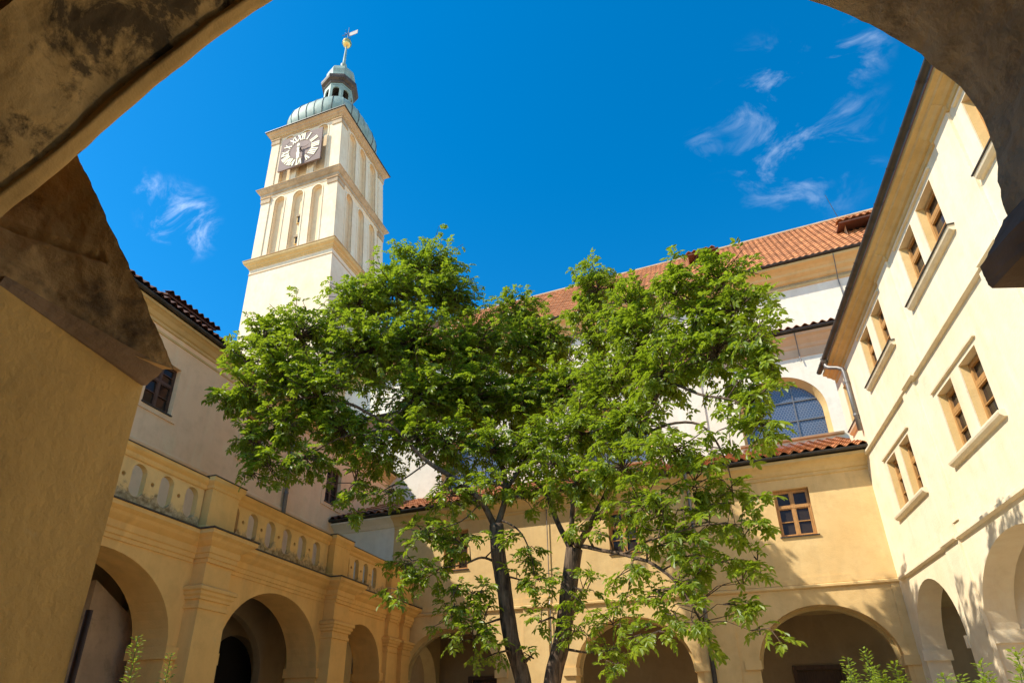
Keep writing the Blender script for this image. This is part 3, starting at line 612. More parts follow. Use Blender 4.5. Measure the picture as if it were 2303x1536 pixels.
# ------------------------------------------------------------------ church: chapel range below, nave above
ch = thing('church', 'white church nave with arched leaded windows and orange tiled roof', 'church', BO, BROT)
CWIN = [(13.55, 1.52), (7.1, 1.52), (.6, 1.52)]
obj('chapel_wall', plate(rect(-6, 24, 0, h(14.1)), [archhole(c, h(9.82), h(10.95), r, 1.5, 30) for c, r in CWIN], .5, 4.0), WHITE, ch)
for c, r in CWIN:
    x0, x1, zz0, zz1 = c - r, c + r, h(9.82), h(12.45)
    # splayed reveal: smaller glazed opening set deep in the wall
    ri = r - .12
    outer = archhole(c, h(9.82), h(10.95), r, 1.5, 30); inner = archhole(c, h(9.86), h(10.93), ri, 1.36, 30)
    n = len(outer); mb = MB().add([(u, 4.02, z) for u, z in outer] + [(u, 4.40, z) for u, z in inner], [(i, (i + 1) % n, n + (i + 1) % n, n + i) for i in range(n)])
    rv = mb.build('window_reveal', TRIM, ch)
    poly = inner[::-1] if False else [(c - ri, h(9.86)), (c + ri, h(9.86))] + arcpts(c, h(10.93), ri, 1.36, 30, 0., pi)
    us = [c - ri, c - ri / 3, c + ri / 3, c + ri]; zs = [h(9.86), h(10.68), h(11.5), h(12.32)]
    for i in range(3):
        for j in range(3):
            q = clip(rect(us[i], us[i + 1], zs[j], zs[j + 1]), poly)
            if len(q) < 3: continue
            tl = random.uniform(-.006, .006); k = len(q)
            MB().add([(u - c, 4.42 + tl * (z - 12), z) for u, z in q] + [(u - c, 4.44 + tl * (z - 12), z) for u, z in q], [tuple(range(k)), tuple(range(k, 2 * k))[::-1]]).build('pane', LEADED, rv).location.x = c
    for i in (1, 2):
        zt = h(10.93) + 1.36 * sqrt(max(0, 1 - ((us[i] - c) / ri) ** 2)); MB().box(us[i] - .022, us[i] + .022, 4.375, 4.41, h(9.86), zt).build('glazing_bar', ZINC, rv)
    for j in (1, 2):
        k = (zs[j] - h(10.93)) / 1.36; hw = ri * (sqrt(max(0, 1 - k * k)) if k > 0 else 1); MB().box(c - hw, c + hw, 4.37, 4.405, zs[j] - .022, zs[j] + .022).build('glazing_bar', ZINC, rv)
    MB().prof([(-3.94, h(9.70)), (-3.86, h(9.72)), (-3.84, h(9.78)), (-4.0, h(9.818)), (-4.4, h(9.84)), (-4.4, h(9.70))], c - r - .18, c + r + .3).build('sill', BROWNTRIM, rv)
    MB().box(c - ri - .1, c + ri + .1, 4.46, 4.5, h(9.8), h(12.5)).build('backing', BLACK, rv)
MB().prof([(-4 + w, h(z)) for w, z in [(0, 13.15), (.03, 13.16), (.03, 13.5), (.08, 13.55), (.12, 13.66), (.24, 13.78), (.30, 13.86), (.42, 13.92), (.44, 14.02), (-.5, 14.05), (-.5, 13.15)]], -6, 24).build('chapel_cornice', REDPL, ch)
for u in (10.35, 3.85, 16.9): MB().box(u - .45, u + .45, 3.94, 4.02, h(7.5), h(13.14)).build('pilaster', WHITE, ch)
gutter(ch, -6, 24, -3.48, h(14.12), .08)
cr = MB().prof([(-3.5, h(14.06)), (-3.5, h(14.1)), (-7.6, h(15.5)), (-7.6, h(15.3))], -6, 24).build('chapel_roof', LEAD, ch)
u = 11.0
while u < 18.5:
    t = obj('tile', tm, None, cr); t.location = (u, 3.44, h(14.12)); t.rotation_euler = (radians(20) + random.uniform(-.03, .03), random.uniform(-.03, .03), 0); u += .30
tiles_joined('upper_tiles', TILE, cr, -6, 24, 3.44, h(14.12), radians(19.5), 4.2, .30, .37, skip=1)
NY = 7.5
obj('nave_wall', plate(rect(-9.5, 26, h(8), h(19.20)), [], .6, NY), WHITE, ch)
MB().prof([(-NY + w, h(z)) for w, z in [(0, 18.75), (.04, 18.77), (.04, 18.90), (.0, 18.92), (.0, 19.05), (.08, 19.10), (.14, 19.22), (.30, 19.34), (.34, 19.45), (.46, 19.55), (.62, 19.62), (.66, 19.65), (.66, 19.75), (-.6, 19.78), (-.6, 18.75)]], -9.6, 26).build('nave_cornice', TRIM, ch)
gutter(ch, -9.6, 26, -NY + .74, h(19.84), .07)
S3 = radians(49); RL = 7.3
nr = MB().prof([(-NY + .70, h(19.76)), (-NY + .70, h(19.80)), (-NY - .70 + .70 - RL * cos(S3) + .70, h(19.80) + RL * sin(S3)), (-NY - 7, h(19.70))], -9.6, 26).build('nave_roof', LEAD, ch)
tiles_joined('nave_tiles', TILER, nr, -9.5, 25.8, NY - .74, h(19.84), S3, RL - .1, .27, .36, jit=.004)
rdg = MB(); u = -9.6
ry, rz = NY - .74 + (RL + .1) * cos(S3), h(19.84) + (RL + .1) * sin(S3)
MB().tube([(-9.6, ry, rz), (26, ry, rz)], [.12, .12], 10).build('ridge_cap', BROWNTRIM, nr)
def hatch(u0, u1, s0, s1):                   # small shed dormer on the nave roof, s measured up the slope
    pos = lambda s, up: (NY - .74 + s * cos(S3) - up * sin(S3), h(19.84) + s * sin(S3) + up * cos(S3))
    a = pos(s0, .0); ya = a[0]; zt = pos(s1, .25)[1]
    mb = MB(); mb.add([(u0, ya, a[1] + .05), (u1, ya, a[1] + .05), (u1, ya, zt - .12), (u0, ya, zt - .12), (u0, ya + 1.5, a[1] + .05), (u1, ya + 1.5, a[1] + .05), (u1, ya + 1.5, zt - .12), (u0, ya + 1.5, zt - .12)],
                      [(0, 1, 5, 4), (0, 4, 7, 3), (1, 2, 6, 5)]); d = mb.build('dormer', BROWNTRIM, nr)
    MB().box(u0 + .02, u1 - .02, ya + .5, ya + .55, a[1], zt - .1).build('dormer_opening', BLACK, nr)
    MB().prof([(-ya + .30, zt - .2), (-ya + .30, zt - .12), (-ya - 1.9, zt + .30), (-ya - 1.9, zt + .2)], u0 - .3, u1 + .3).build('dormer_roof', TILED, nr)
    k = u0 - .25
    while k < u1 + .25:
        t = obj('tile', tm, None, nr); t.location = (k, ya - .33, zt - .11); t.rotation_euler = (radians(11), 0, 0); k += .30
HATCH = []
def roof_us(px, py):                          # (u, s) on the nave roof plane seen at a photo pixel
    r = ray(px, py); c, s = cos(-BROT), sin(-BROT)
    rx, ryy = r.x * c - r.y * s, r.x * s + r.y * c; ox, oy = -BO[0] * c + BO[1] * s, -BO[0] * s - BO[1] * c
    y0, z0 = NY - .74, h(19.84); n = (-sin(S3), cos(S3))
    t = ((y0 - oy) * n[0] + (z0 - EYE) * n[1]) / (ryy * n[0] + r.z * n[1])
    return ox + rx * t, (oy + ryy * t - y0) / cos(S3)
a = roof_us(1565, 602); b = roof_us(1608, 592); hatch(a[0], b[0], a[1], a[1] + .95)
a = roof_us(1908, 530); b = roof_us(1958, 520); hatch(a[0], b[0] + .2, a[1], a[1] + .85)
ar = roof_us(1900, 500)
MB().tube([(ar[0] - .0, ry, rz), (ar[0] - .3, ry, rz + 1.9)], [.018, .010], 6).build('lightning_rod', IRON, ch)
lc = [(17.6, NY - .03, h(8)), (17.3, NY - .04, h(18.7)), (17.25, NY - .7, h(19.7))]
MB().tube(lc, [.022] * 3, 6).build('lightning_cable', ZINC, ch)
MB().tube([(14.55, 3.9, h(12.9)), (14.55, 3.93, h(13.2)), (14.5, 3.5, h(14.0))], [.02] * 3, 6).build('lightning_cable', ZINC, ch)

# ------------------------------------------------------------------ clock tower
TX, TY = -24.42, 29.53
tw = thing('clock_tower', 'tall cream clock tower with green copper onion dome', 'tower', (TX, TY, 0))
HT = h(41.8)
def tmap(v):
    k = max(0, min(1.3, (HT - v.z) / 16.6)); return Vector((v.x * (1 + .10 * k) + .66 * k, v.y * (1 + .10 * k) + .25 * k, v.z))
def tb(mb, name, m, parent=tw, smooth=False): return mb.map(tmap).build(name, m, parent, smooth)
HW = 3.075                                    # half the shaft width
def face(me, side, name, m, parent=tw):       # plate -> front (0) or right (1) face
    for v in me.vertices:
        x, y, z = v.co
        v.co = tmap(Vector((x, -HW + y, z)) if side == 0 else Vector((HW - y, x, z)))
    return obj(name, me, m, parent)
def refine(me):                               # cut the tall plates so the batter bends smoothly
    return me
tb(MB().box(-HW + .26, HW - .26, -HW + .26, HW, h(25), h(41.7)), 'core', NICHE)
LOWS = [h(24.4) - 25.9, h(10), h(20), h(28.85)]
for a, b in ((0, h(12)), (h(12), h(20.2)), (h(20.2), h(28.85))):
    tb(MB().box(-HW, HW, -HW, HW, a, b), 'lower_shaft', TOWERM)
nx = [-1.52, 0., 1.52]
for side in (0, 1):
    mid = plate(rect(-HW if side == 0 else -HW + .256, HW, h(29.45), h(35.3)), [archhole(x, h(29.62), h(34.75), .40, .42, 16) for x in nx], .255)
    face(mid, side, 'middle_wall', TOWERM)
    top = plate(rect(-HW if side == 0 else -HW + .256, HW, h(36.1), h(41.72)), [archhole(x * .97, h(36.35), h(41.0), .46, .48, 16) for x in nx], .255)
    face(top, side, 'upper_wall', TOWERM)
for z0, z1 in ((29.45, 35.3), (36.1, 41.72)):   # the two far faces
    tb(MB().box(-HW, -HW + .25, -HW + .256, HW, h(z0), h(z1)), 'far_wall', TOWERM)
def raised(side, x0, x1, z0, z1, pr, name, m, parent=tw):
    mb = MB()
    if side == 0: mb.box(x0, x1, -HW - pr, -HW + .01, h(z0), h(z1))
    else: mb.box(HW - .01, HW + pr, x0, x1, h(z0), h(z1))
    return tb(mb, name, m, parent)
for z0, z1 in ((29.66, 34.86), (36.36, 40.98)):
    for side in (0, 1):
        for x0, x1 in ((-HW - (.0 if side == 0 else .0), -HW + .72), (HW - .72, HW + (.06 if side == 0 else 0))):
            p = raised(side, x0, x1, z0, z1, .06, 'corner_pilaster', TOWERM)
            raised(side, x0 - .02, x1 + .03, z1, z1 + .42, .12, 'pilaster_capital', CARVED)
            raised(side, x0 - .05, x1 + .06, z1 + .42, z1 + .5, .17, 'capital_slab', BROWNTRIM)
for side in (0, 1):
    for x in nx:                              # raised mouldings round the niches
        for z0, zs, r, top in ((29.62, 34.75, .40, .42), (36.35, 41.0, .46, .48)):
            x_ = x if r < .45 else x * .97
            a = arcpts(x_, h(zs), r + .10, top + .10, 16); b = arcpts(x_, h(zs), r, top, 16)
            a = [(x_ - r - .10, h(z0))] + a + [(x_ + r + .10, h(z0))]; b = [(x_ - r, h(z0))] + b + [(x_ + r, h(z0))]
            n = len(a); f = (lambda u, w, z: (u, -HW - w, z)) if side == 0 else (lambda u, w, z: (HW + w, u, z))
            tb(MB().add([f(u, -.005, z) for u, z in a] + [f(u, .035, z) for u, z in a] + [f(u, .035, z) for u, z in b] + [f(u, -.05, z) for u, z in b],
                        [(i + k * n, i + 1 + k * n, i + 1 + (k + 1) * n, i + (k + 1) * n) for i in range(n - 1) for k in range(3)]), 'niche_moulding', TOWERM)
def band(prof, m, name, parent=tw):           # cornice carried round all four sides
    n = len(prof); mb = MB(); vs = []
    for p, z in prof: vs += [(-HW - p, -HW - p, h(z)), (HW + p, -HW - p, h(z)), (HW + p, HW + p, h(z)), (-HW - p, HW + p, h(z))]
    mb.add(vs, [(i * 4 + j, i * 4 + (j + 1) % 4, (i + 1) * 4 + (j + 1) % 4, (i + 1) * 4 + j) for i in range(n - 1) for j in range(4)] + [(3, 2, 1, 0), tuple((n - 1) * 4 + k for k in range(4))])
    return tb(mb, name, m, parent)
band([(.015, 28.35), (.03, 28.36), (.03, 28.42), (.015, 28.43)], BROWNTRIM, 'drip_line')
band([(0, 28.8), (.05, 28.82), (.05, 28.92), (.12, 28.96), (.16, 29.06), (.28, 29.14), (.34, 29.24), (.34, 29.38), (0, 29.46)], TRIM, 'lower_cornice')
band([(.34, 29.381), (.38, 29.385), (.38, 29.42), (.0, 29.52)], BROWNTRIM, 'lower_cornice_sheet')
band([(0, 35.28), (.04, 35.3), (.04, 35.5), (.08, 35.52)], TOWERM, 'frieze')
band([(.06, 35.50), (.11, 35.52), (.11, 35.74), (.08, 35.76)], CARVED, 'carved_frieze')
band([(.08, 35.75), (.20, 35.82), (.26, 35.9), (.34, 35.96), (.36, 36.06), (0, 36.14)], CARVED, 'middle_cornice')
band([(.36, 36.062), (.40, 36.066), (.40, 36.10), (0, 36.2)], BROWNTRIM, 'middle_cornice_sheet')
band([(0, 41.55), (.05, 41.57), (.05, 41.66), (.10, 41.70), (.16, 41.80), (.26, 41.88), (.30, 41.98), (.42, 42.06), (.42, 42.14), (0, 42.16)], BROWNTRIM, 'top_cornice')
for k in range(28):                          # dentils on the two faces in view
    u = -HW + .1 + k * (2 * HW - .2) / 27
    tb(MB().box(u - .055, u + .055, -HW - .14, -HW - .04, h(41.68), h(41.79)), 'dentil', TRIM); tb(MB().box(HW + .04, HW + .14, u - .055, u + .055, h(41.68), h(41.79)), 'dentil', TRIM)
band([(.42, 42.141), (.50, 42.145), (.50, 42.19), (.0, 42.5)], LEAD, 'eaves_sheet')
for z in (30.35, 32.25):                      # slit windows in the middle niche
    s = MB().box(-.02, .38, -HW + .16, -HW + .27, h(z) - .05, h(z) + .68); tb(s, 'slit_surround', TRIM)
    tb(MB().box(.08, .37, -HW + .14, -HW + .17, h(z), h(z) + .5), 'slit_window', BLACK)
    tb(MB().box(-.03, .40, -HW + .09, -HW + .27, h(z) + .52, h(z) + .70), 'slit_hood', CARVED)
# clock board standing off the wall
CXL, CZ0, CZ1 = -.02, 37.3, 40.62
cy = -HW - .42
ck = tb(MB().box(-1.78, 1.78, cy, cy + .10, h(CZ0), h(CZ1)), 'clock', CLOCKM)
for x in (-1.5, 1.5):
    tb(MB().box(x - .06, x + .06, cy + .1, -HW + .05, h(40.0), h(40.1)), 'clock_bracket', IRON, ck); tb(MB().box(x - .06, x + .06, cy + .1, -HW + .05, h(37.8), h(37.9)), 'clock_bracket', IRON, ck)
cc = (0.0, h((CZ0 + CZ1) / 2))
def ringm(r0, r1, y0, y1, seg=48):
    mb = MB(); vs = []
    for r, y in ((r0, y1), (r0, y0), (r1, y0), (r1, y1)): vs += [(cc[0] + r * cos(2 * pi * k / seg), y, cc[1] + r * sin(2 * pi * k / seg)) for k in range(seg)]
    return mb.add(vs, [(i * seg + k, i * seg + (k + 1) % seg, (i + 1) * seg + (k + 1) % seg, (i + 1) * seg + k) for i in range(3) for k in range(seg)])
tb(ringm(.88, .92, cy - .015, cy + .01), 'chapter_ring', CLOCKR, ck); tb(ringm(1.62, 1.65, cy - .015, cy + .01), 'chapter_ring', CLOCKR, ck)
tb(ringm(.01, .87, cy - .006, cy + .01), 'dial_centre', CLOCKR, ck)
def numeral(txt, ang):
    mb = MB(); wch = {'I': .17, 'V': .34, 'X': .36}; tot = sum(wch[c] for c in txt); sc = min(1., .70 / tot); t = -tot * sc / 2; r0, r1 = .98, 1.60
    def stroke(t0, ra, t1, rb, w):
        d = Vector((t1 - t0, rb - ra)).normalized(); n_ = Vector((-d.y, d.x)) * w / 2; q = []
        for yy in (cy - .035, cy + .005):
            for a, b_, s in ((t0, ra, 1), (t0, ra, -1), (t1, rb, -1), (t1, rb, 1)):
                tt, rr = a + n_.x * s, b_ + n_.y * s
                q.append((cc[0] + rr * sin(ang) + tt * cos(ang), yy, cc[1] + rr * cos(ang) - tt * sin(ang)))
        mb.add(q, [(0, 1, 2, 3), (7, 6, 5, 4), (0, 4, 5, 1), (1, 5, 6, 2), (2, 6, 7, 3), (3, 7, 4, 0)])
    for c in txt:
        w = wch[c] * sc; m = t + w / 2
        if c == 'I': stroke(m, r0, m, r1, .095 * sc); stroke(m - .075 * sc, r1, m + .075 * sc, r1, .05); stroke(m - .075 * sc, r0, m + .075 * sc, r0, .05)
        if c == 'V': stroke(m, r0, m - w * .36, r1, .11 * sc); stroke(m, r0, m + w * .36, r1, .06 * sc)
        if c == 'X': stroke(m + w * .36, r0, m - w * .36, r1, .11 * sc); stroke(m - w * .36, r0, m + w * .36, r1, .06 * sc)
        t += w
    tb(mb, 'numeral', CREAMP, ck)
for i, tx in enumerate(['XII', 'I', 'II', 'III', 'IIII', 'V', 'VI', 'VII', 'VIII', 'IX', 'X', 'XI']): numeral(tx, 2 * pi * i / 12)
def hand(pts, y0, y1, ang, m, name):
    n = len(pts); vs = []
    for yy in (y0, y1):
        for t, r in pts: vs.append((cc[0] + r * sin(ang) + t * cos(ang), yy, cc[1] + r * cos(ang) - t * sin(ang)))
    tb(MB().add(vs, [tuple(range(n)), tuple(range(n, 2 * n))[::-1]] + [(i, (i + 1) % n, n + (i + 1) % n, n + i) for i in range(n)]), name, m, ck)
hand([(-.05, -.35), (-.12, -.22), (-.07, 0), (-.10, .25), (-.06, .45), (-.14, .75), (-.07, 1.0), (-.12, 1.12), (0, 1.32), (.12, 1.12), (.07, 1.0), (.14, .75), (.06, .45), (.10, .25), (.07, 0), (.12, -.22), (.05, -.35)], cy - .26, cy - .22, radians(177), CREAMP, 'minute_hand')
hand([(-.04, -.2), (-.05, .3), (-.09, .5), (0, .78), (.09, .5), (.05, .3), (.04, -.2)], cy - .14, cy - .11, radians(84), CLOCKR, 'hour_hand')
tb(MB().tube([(cc[0], cy + .05, cc[1]), (cc[0], cy - .28, cc[1])], [.07, .07], 12), 'spindle', IRON, ck)
# onion dome, lantern, ball and vane
sq = lambda p: (lambda a: (abs(cos(a)) ** p + abs(sin(a)) ** p) ** (-1 / p))
dome = [(2.55, 42.3), (2.62, 42.6), (2.98, 42.9), (3.22, 43.4), (3.34, 44.0), (3.34, 44.6), (3.22, 45.2), (2.95, 45.75), (2.55, 46.25), (2.12, 46.65), (1.75, 47.05), (1.55, 47.4), (1.5, 47.7)]
dp = [(r * .94, h(42.3 + (z - 42.3) * .84)) for r, z in dome]
dsh = sq(3.4)
do = tb(MB().lathe(dp, 48, dsh), 'dome', COPPER, tw, True)
for k in range(28):                           # standing seams
    a = 2 * pi * (k + .5) / 28; s = dsh(a)
    tb(MB().tube([((r * s + .012) * cos(a), (r * s + .012) * sin(a), z) for r, z in dp], [.028] * len(dp), 5), 'seam', COPDK if k % 3 else COPPER, do)
oct_ = lambda a: cos(pi / 8) / cos(((a + pi / 8 - pi / 8) % (pi / 4)) - pi / 8)
tb(MB().lathe([(0, h(46.80)), (1.458, h(46.80)), (1.530, h(46.92)), (1.530, h(47.15)), (1.350, h(47.20)), (0, h(47.20))], 8), 'lantern_sill', COPDK)
ln = thing_ln = tb(MB().lathe([(1.224, h(49.15)), (1.224, h(49.50)), (0, h(49.50)), (0, h(49.15))], 8), 'lantern', COPPER)
for k in range(8):
    a0, a1 = 2 * pi * k / 8, 2 * pi * (k + 1) / 8; R_ = 1.224
    p0, p1 = Vector((R_ * cos(a0), R_ * sin(a0), 0)), Vector((R_ * cos(a1), R_ * sin(a1), 0)); wd_ = (p1 - p0).length; am = (a0 + a1) / 2; ap = R_ * cos(pi / 8)
    me = plate(rect(-wd_ / 2, wd_ / 2, h(47.19), h(49.20)), [archhole(0, h(47.35), h(48.65), wd_ * .30, wd_ * .32, 12)], .10)
    for v in me.vertices:
        x, y, z = v.co; q = Vector((cos(am), sin(am), 0)) * (ap - y) + Vector((-sin(am), cos(am), 0)) * x; v.co = (q.x, q.y, z)
    obj('lantern_arch', me, COPPER, ln)
tb(MB().lathe([(0.495, h(47.20)), (0.495, h(49.20))], 12), 'lantern_shade_core', BLACK, ln)  # black core painted as the shade inside the lantern
tb(MB().lathe([(0, h(49.40)), (1.278, h(49.40)), (1.350, h(49.52)), (1.350, h(49.63)), (1.548, h(49.77)), (1.602, h(49.96)), (1.602, h(50.12)), (1.440, h(50.25)), (0, h(50.27))], 8), 'lantern_cornice', COPDK)
tb(MB().lathe([(1.422, h(50.24)), (1.242, h(50.38)), (1.224, h(50.82)), (1.278, h(51.26)), (1.170, h(51.70)), (0.855, h(52.03)), (0.450, h(52.31)), (0.180, h(52.64)), (0.216, h(52.80)), (0.090, h(52.97))], 8), 'lantern_cap', COPPER)
tb(MB().lathe([(.20, h(52.5)), (.24, h(53.1)), (.28, h(53.3)), (.16, h(53.45)), (.13, h(53.7)), (.07, h(55.95))], 10), 'spire_rod', COPPER, tw, True)
tb(MB().lathe([(.001, h(55.85)), (.17, h(55.9)), (.33, h(56.08)), (.40, h(56.32)), (.36, h(56.58)), (.2, h(56.78)), (.001, h(56.85))], 18), 'gilded_ball', GOLDM, tw, True)
tb(MB().lathe([(.41, h(56.27)), (.43, h(56.32)), (.41, h(56.37))], 18), 'ball_band', GOLDM)
vn = tb(MB().tube([(0, 0, h(56.8)), (0, 0, h(58.6))], [.035, .02], 6), 'vane_pole', IRON)
tb(MB().tube([(-.65, 0, h(57.75)), (.45, 0, h(57.75))], [.022, .022], 6), 'vane_arm', IRON, vn); tb(MB().tube([(0, -.45, h(57.6)), (0, .45, h(57.6))], [.02, .02], 6), 'vane_arm', IRON, vn)
tb(MB().tube([(-.4, 0, h(57.45)), (-.15, 0, h(57.75)), (-.4, 0, h(58.05))], [.02] * 3, 6), 'vane_scroll', IRON, vn)
tb(MB().box(.14, 1.0, -.015, .015, h(57.25), h(57.75)), 'flag', ZINC, vn)

# ------------------------------------------------------------------ the arch we stand in
FA = radians(16)                              # its plane is turned against the courtyard
fa = thing('front_arch', 'rough dark arch overhead framing the view', 'arch', (0, 0, 0), FA)
DF, DN = 1.72, 1.22
def onarch(px, py):
    r = ray(px, py); c, s = cos(-FA), sin(-FA); x, y = r.x * c - r.y * s, r.x * s + r.y * c
    return (x / y * DF, r.z / y * DF + EYE)
key = [(0, 490), (60, 447), (175, 355), (300, 240), (400, 158), (500, 80), (620, 0)]
kl = [onarch(*p) for p in key]; kr = [onarch(*p) for p in [(1805, 0), (1925, 40), (2000, 82), (2070, 125), (2160, 200), (2215, 280), (2240, 345)]]
top = []; A_, B_ = Vector(kl[-1]), Vector(kr[0]); dA = (Vector(kl[-1]) - Vector(kl[-3])).normalized(); dB = (Vector(kr[2]) - Vector(kr[0])).normalized()
ll = (B_ - A_).length * 1.05
for i in range(1, 14):
    t = i / 14; h1, h2, h3, h4 = 2*t**3-3*t**2+1, t**3-2*t**2+t, -2*t**3+3*t**2, t**3-t**2
    top.append(tuple(A_ * h1 + dA * ll * h2 + B_ * h3 + dB * ll * h4))
jl = [(kl[0][0] - .04, 0.), (kl[0][0] - .035, kl[0][1] - .7), (kl[0][0] - .02, kl[0][1] - .25)]
xr = onarch(2247, 480)[0]
jv = onarch(2252, 480); jr = [onarch(2244, 410), jv, (jv[0] + .01, jv[1] - .5), (jv[0] + .01, 0.)]
prof = jl + kl + top + kr + jr
def resample(p, d):
    o_ = [Vector(p[0])]
    for a, b in zip(p[:-1], p[1:]):
        a, b = Vector(a), Vector(b); k = max(1, int((b - a).length / d)); o_ += [a + (b - a) * ((i + 1) / k) for i in range(k)]
    for _ in range(3): o_ = [o_[0]] + [(o_[i - 1] + o_[i] * 2 + o_[i + 1]) / 4 for i in range(1, len(o_) - 1)] + [o_[-1]]
    return o_
pr_ = resample(prof, .03); n = len(pr_)
ctr = Vector((0, h(1.6)))
def ruf(p, amp, sc):
    return amp * noise.fractal(Vector(p) * sc, .8, 2.2, 5)
mb = MB(); NR = 44; vs = []
for j in range(NR + 1):
    y = DF - .003 + (DN - DF + .003) * j / NR
    for i, p in enumerate(pr_):
        out_ = Vector((p.x - ctr.x, max(.0, p.y - ctr.y))).normalized(); rec = .03 * max(0., min(1., (.6 - p.x) / .4))
        k = max(0., min(1, (j - 5) / 2.))
        d = rec * k + (ruf((p.x, y, p.y), .022, 3.0) + ruf((p.x, y, p.y), .010, 11)) * (.8 if p.x > .2 else 1.0)
        d = max(-.05, min(.052, d)) + (.014 * max(0., min(1., (.5 - p.x) / .3)) if j < 8 else 0); vs.append((p.x + out_.x * d, y, p.y + out_.y * d))
mb.add(vs, [(j * n + i, j * n + i + 1, (j + 1) * n + i + 1, (j + 1) * n + i) for j in range(NR) for i in range(n - 1)])
half = [f for f in mb.f]; mbl, mbr = MB(), MB()
mbl.v = mb.v; mbr.v = mb.v; mbl.f = [f for f in half if mb.v[f[0]][0] < .3]; mbr.f = [f for f in half if mb.v[f[0]][0] >= .3]
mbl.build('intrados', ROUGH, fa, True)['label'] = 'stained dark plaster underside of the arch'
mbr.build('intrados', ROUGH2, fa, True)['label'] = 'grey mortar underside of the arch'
mb = MB(); vs = []
for j in range(7):                            # smoother band along the outer arris
    y = DF + .002 - .072 * min(j, 5) / 5
    for p in pr_:
        out_ = Vector((p.x - ctr.x, max(.0, p.y - ctr.y))).normalized(); d = ruf((p.x, y, p.y), .006 if p.x < .4 else .009, 7) + (.012 if j in (0, ) else 0) + (.03 if j == 6 else 0) * 1.
        vs.append((p.x + out_.x * d, y, p.y + out_.y * d))
mb.add(vs, [(j * n + i, j * n + i + 1, (j + 1) * n + i + 1, (j + 1) * n + i) for j in range(6) for i in range(n - 1)])
m1, m2 = MB(), MB(); m1.v = mb.v; m2.v = mb.v; m1.f = [f for f in mb.f if mb.v[f[0]][0] < .3]; m2.f = [f for f in mb.f if mb.v[f[0]][0] >= .3]
m1.build('arris_band', BAND, fa, True)
op = [(p.x, p.y) for p in pr_][::2]
def grow(p, d):
    out_ = []
    for x, z in p:
        v = Vector((x - ctr.x, max(0, z - ctr.y))); v = v.normalized() if v.length > 0 else Vector((0, 1)); out_.append((x + v.x * d, z + v.y * d if z > .02 else -.01))
    return out_
hole = grow(op, .06)
outer = [(-7.5, 0.)] + [(x, max(z, 0.)) for x, z in hole] + [(4.85, 0.), (4.85, h(5.2)), (-7.5, h(5.2))]
obj('wall', plate(outer, [], DF - DN - .02, DN + .01), PIER, fa)
MB().box(-7.5, 4.85, -2.2, DN, h(4.0), h(4.2)).build('gallery_ceiling', ROUGH, fa)
MB().box(-7.5, 4.85, -2.4, -2.2, 0, h(4.2)).build('gallery_wall', INNER, fa)
MB().box(-7.5, -7.3, -2.2, DN, 0, h(4.0)).box(4.65, 4.85, -2.2, DN, 0, h(4.0)).build('gallery_sun_stop', INNER, fa)  # end walls out of view, added to keep the sun out of the gallery
# right impost: a dark dressed block under the springing, and the lighter jamb above it
def rough_block(corners, name, m, parent, amp=.012, sc=7, div=10):
    """closed six-sided block; corners b0..b3 below, t0..t3 above, all faces gridded and roughened"""
    mb = MB(); C = [Vector(c) for c in corners]
    quads = [(0, 1, 2, 3), (4, 5, 6, 7), (0, 1, 5, 4), (1, 2, 6, 5), (2, 3, 7, 6), (3, 0, 4, 7)]; cen = sum(C, Vector()) / 8
    for q in quads:
        a, b, c, d = [C[i] for i in q]; vs = []
        for j in range(div + 1):
            for i in range(div + 1):
                s, t = i / div, j / div; p = (a * (1 - s) + b * s) * (1 - t) + (d * (1 - s) + c * s) * t
                r = (p - cen).normalized(); p = p + r * (ruf(p, amp, sc) + ruf(p, amp * .4, sc * 4)); vs.append(p)
        mb.add(vs, [(j * (div + 1) + i, j * (div + 1) + i + 1, (j + 1) * (div + 1) + i + 1, (j + 1) * (div + 1) + i) for j in range(div) for i in range(div)])
    bm = bmesh.new(); me = mb.mesh(name); bm.from_mesh(me); bmesh.ops.remove_doubles(bm, verts=bm.verts, dist=.0005); bmesh.ops.recalc_face_normals(bm, faces=bm.faces); bm.to_mesh(me); bm.free()
    return obj(name, me, m, parent)
b0 = onarch(2240, 640); b1 = onarch(2213, 588); b2 = onarch(2262, 490)
zb = b0[1]
rough_block([(b0[0], DF + .02, zb), (b0[0] + .5, DF + .02, zb), (b0[0] + .5, DN + .05, zb), (b0[0] - .01, DN + .05, zb),
             (b1[0], DF + .03, b1[1]), (b0[0] + .5, DF + .03, b1[1]), (b0[0] + .5, DN + .05, b1[1]), (b1[0], DN + .05, b1[1])], 'impost_block', DARKST, fa, .010)
rough_block([(b1[0] + .004, DF + .028, b1[1] - .002), (b1[0] + .5, DF + .028, b1[1] - .002), (b1[0] + .5, DN + .05, b1[1] - .002), (b1[0] + .004, DN + .05, b1[1] - .002),
             (b2[0], DF + .01, b2[1]), (b2[0] + .5, DF + .01, b2[1]), (b2[0] + .5, DN + .05, b2[1]), (b2[0], DN + .05, b2[1])], 'impost_shoulder', DARKST, fa, .010)

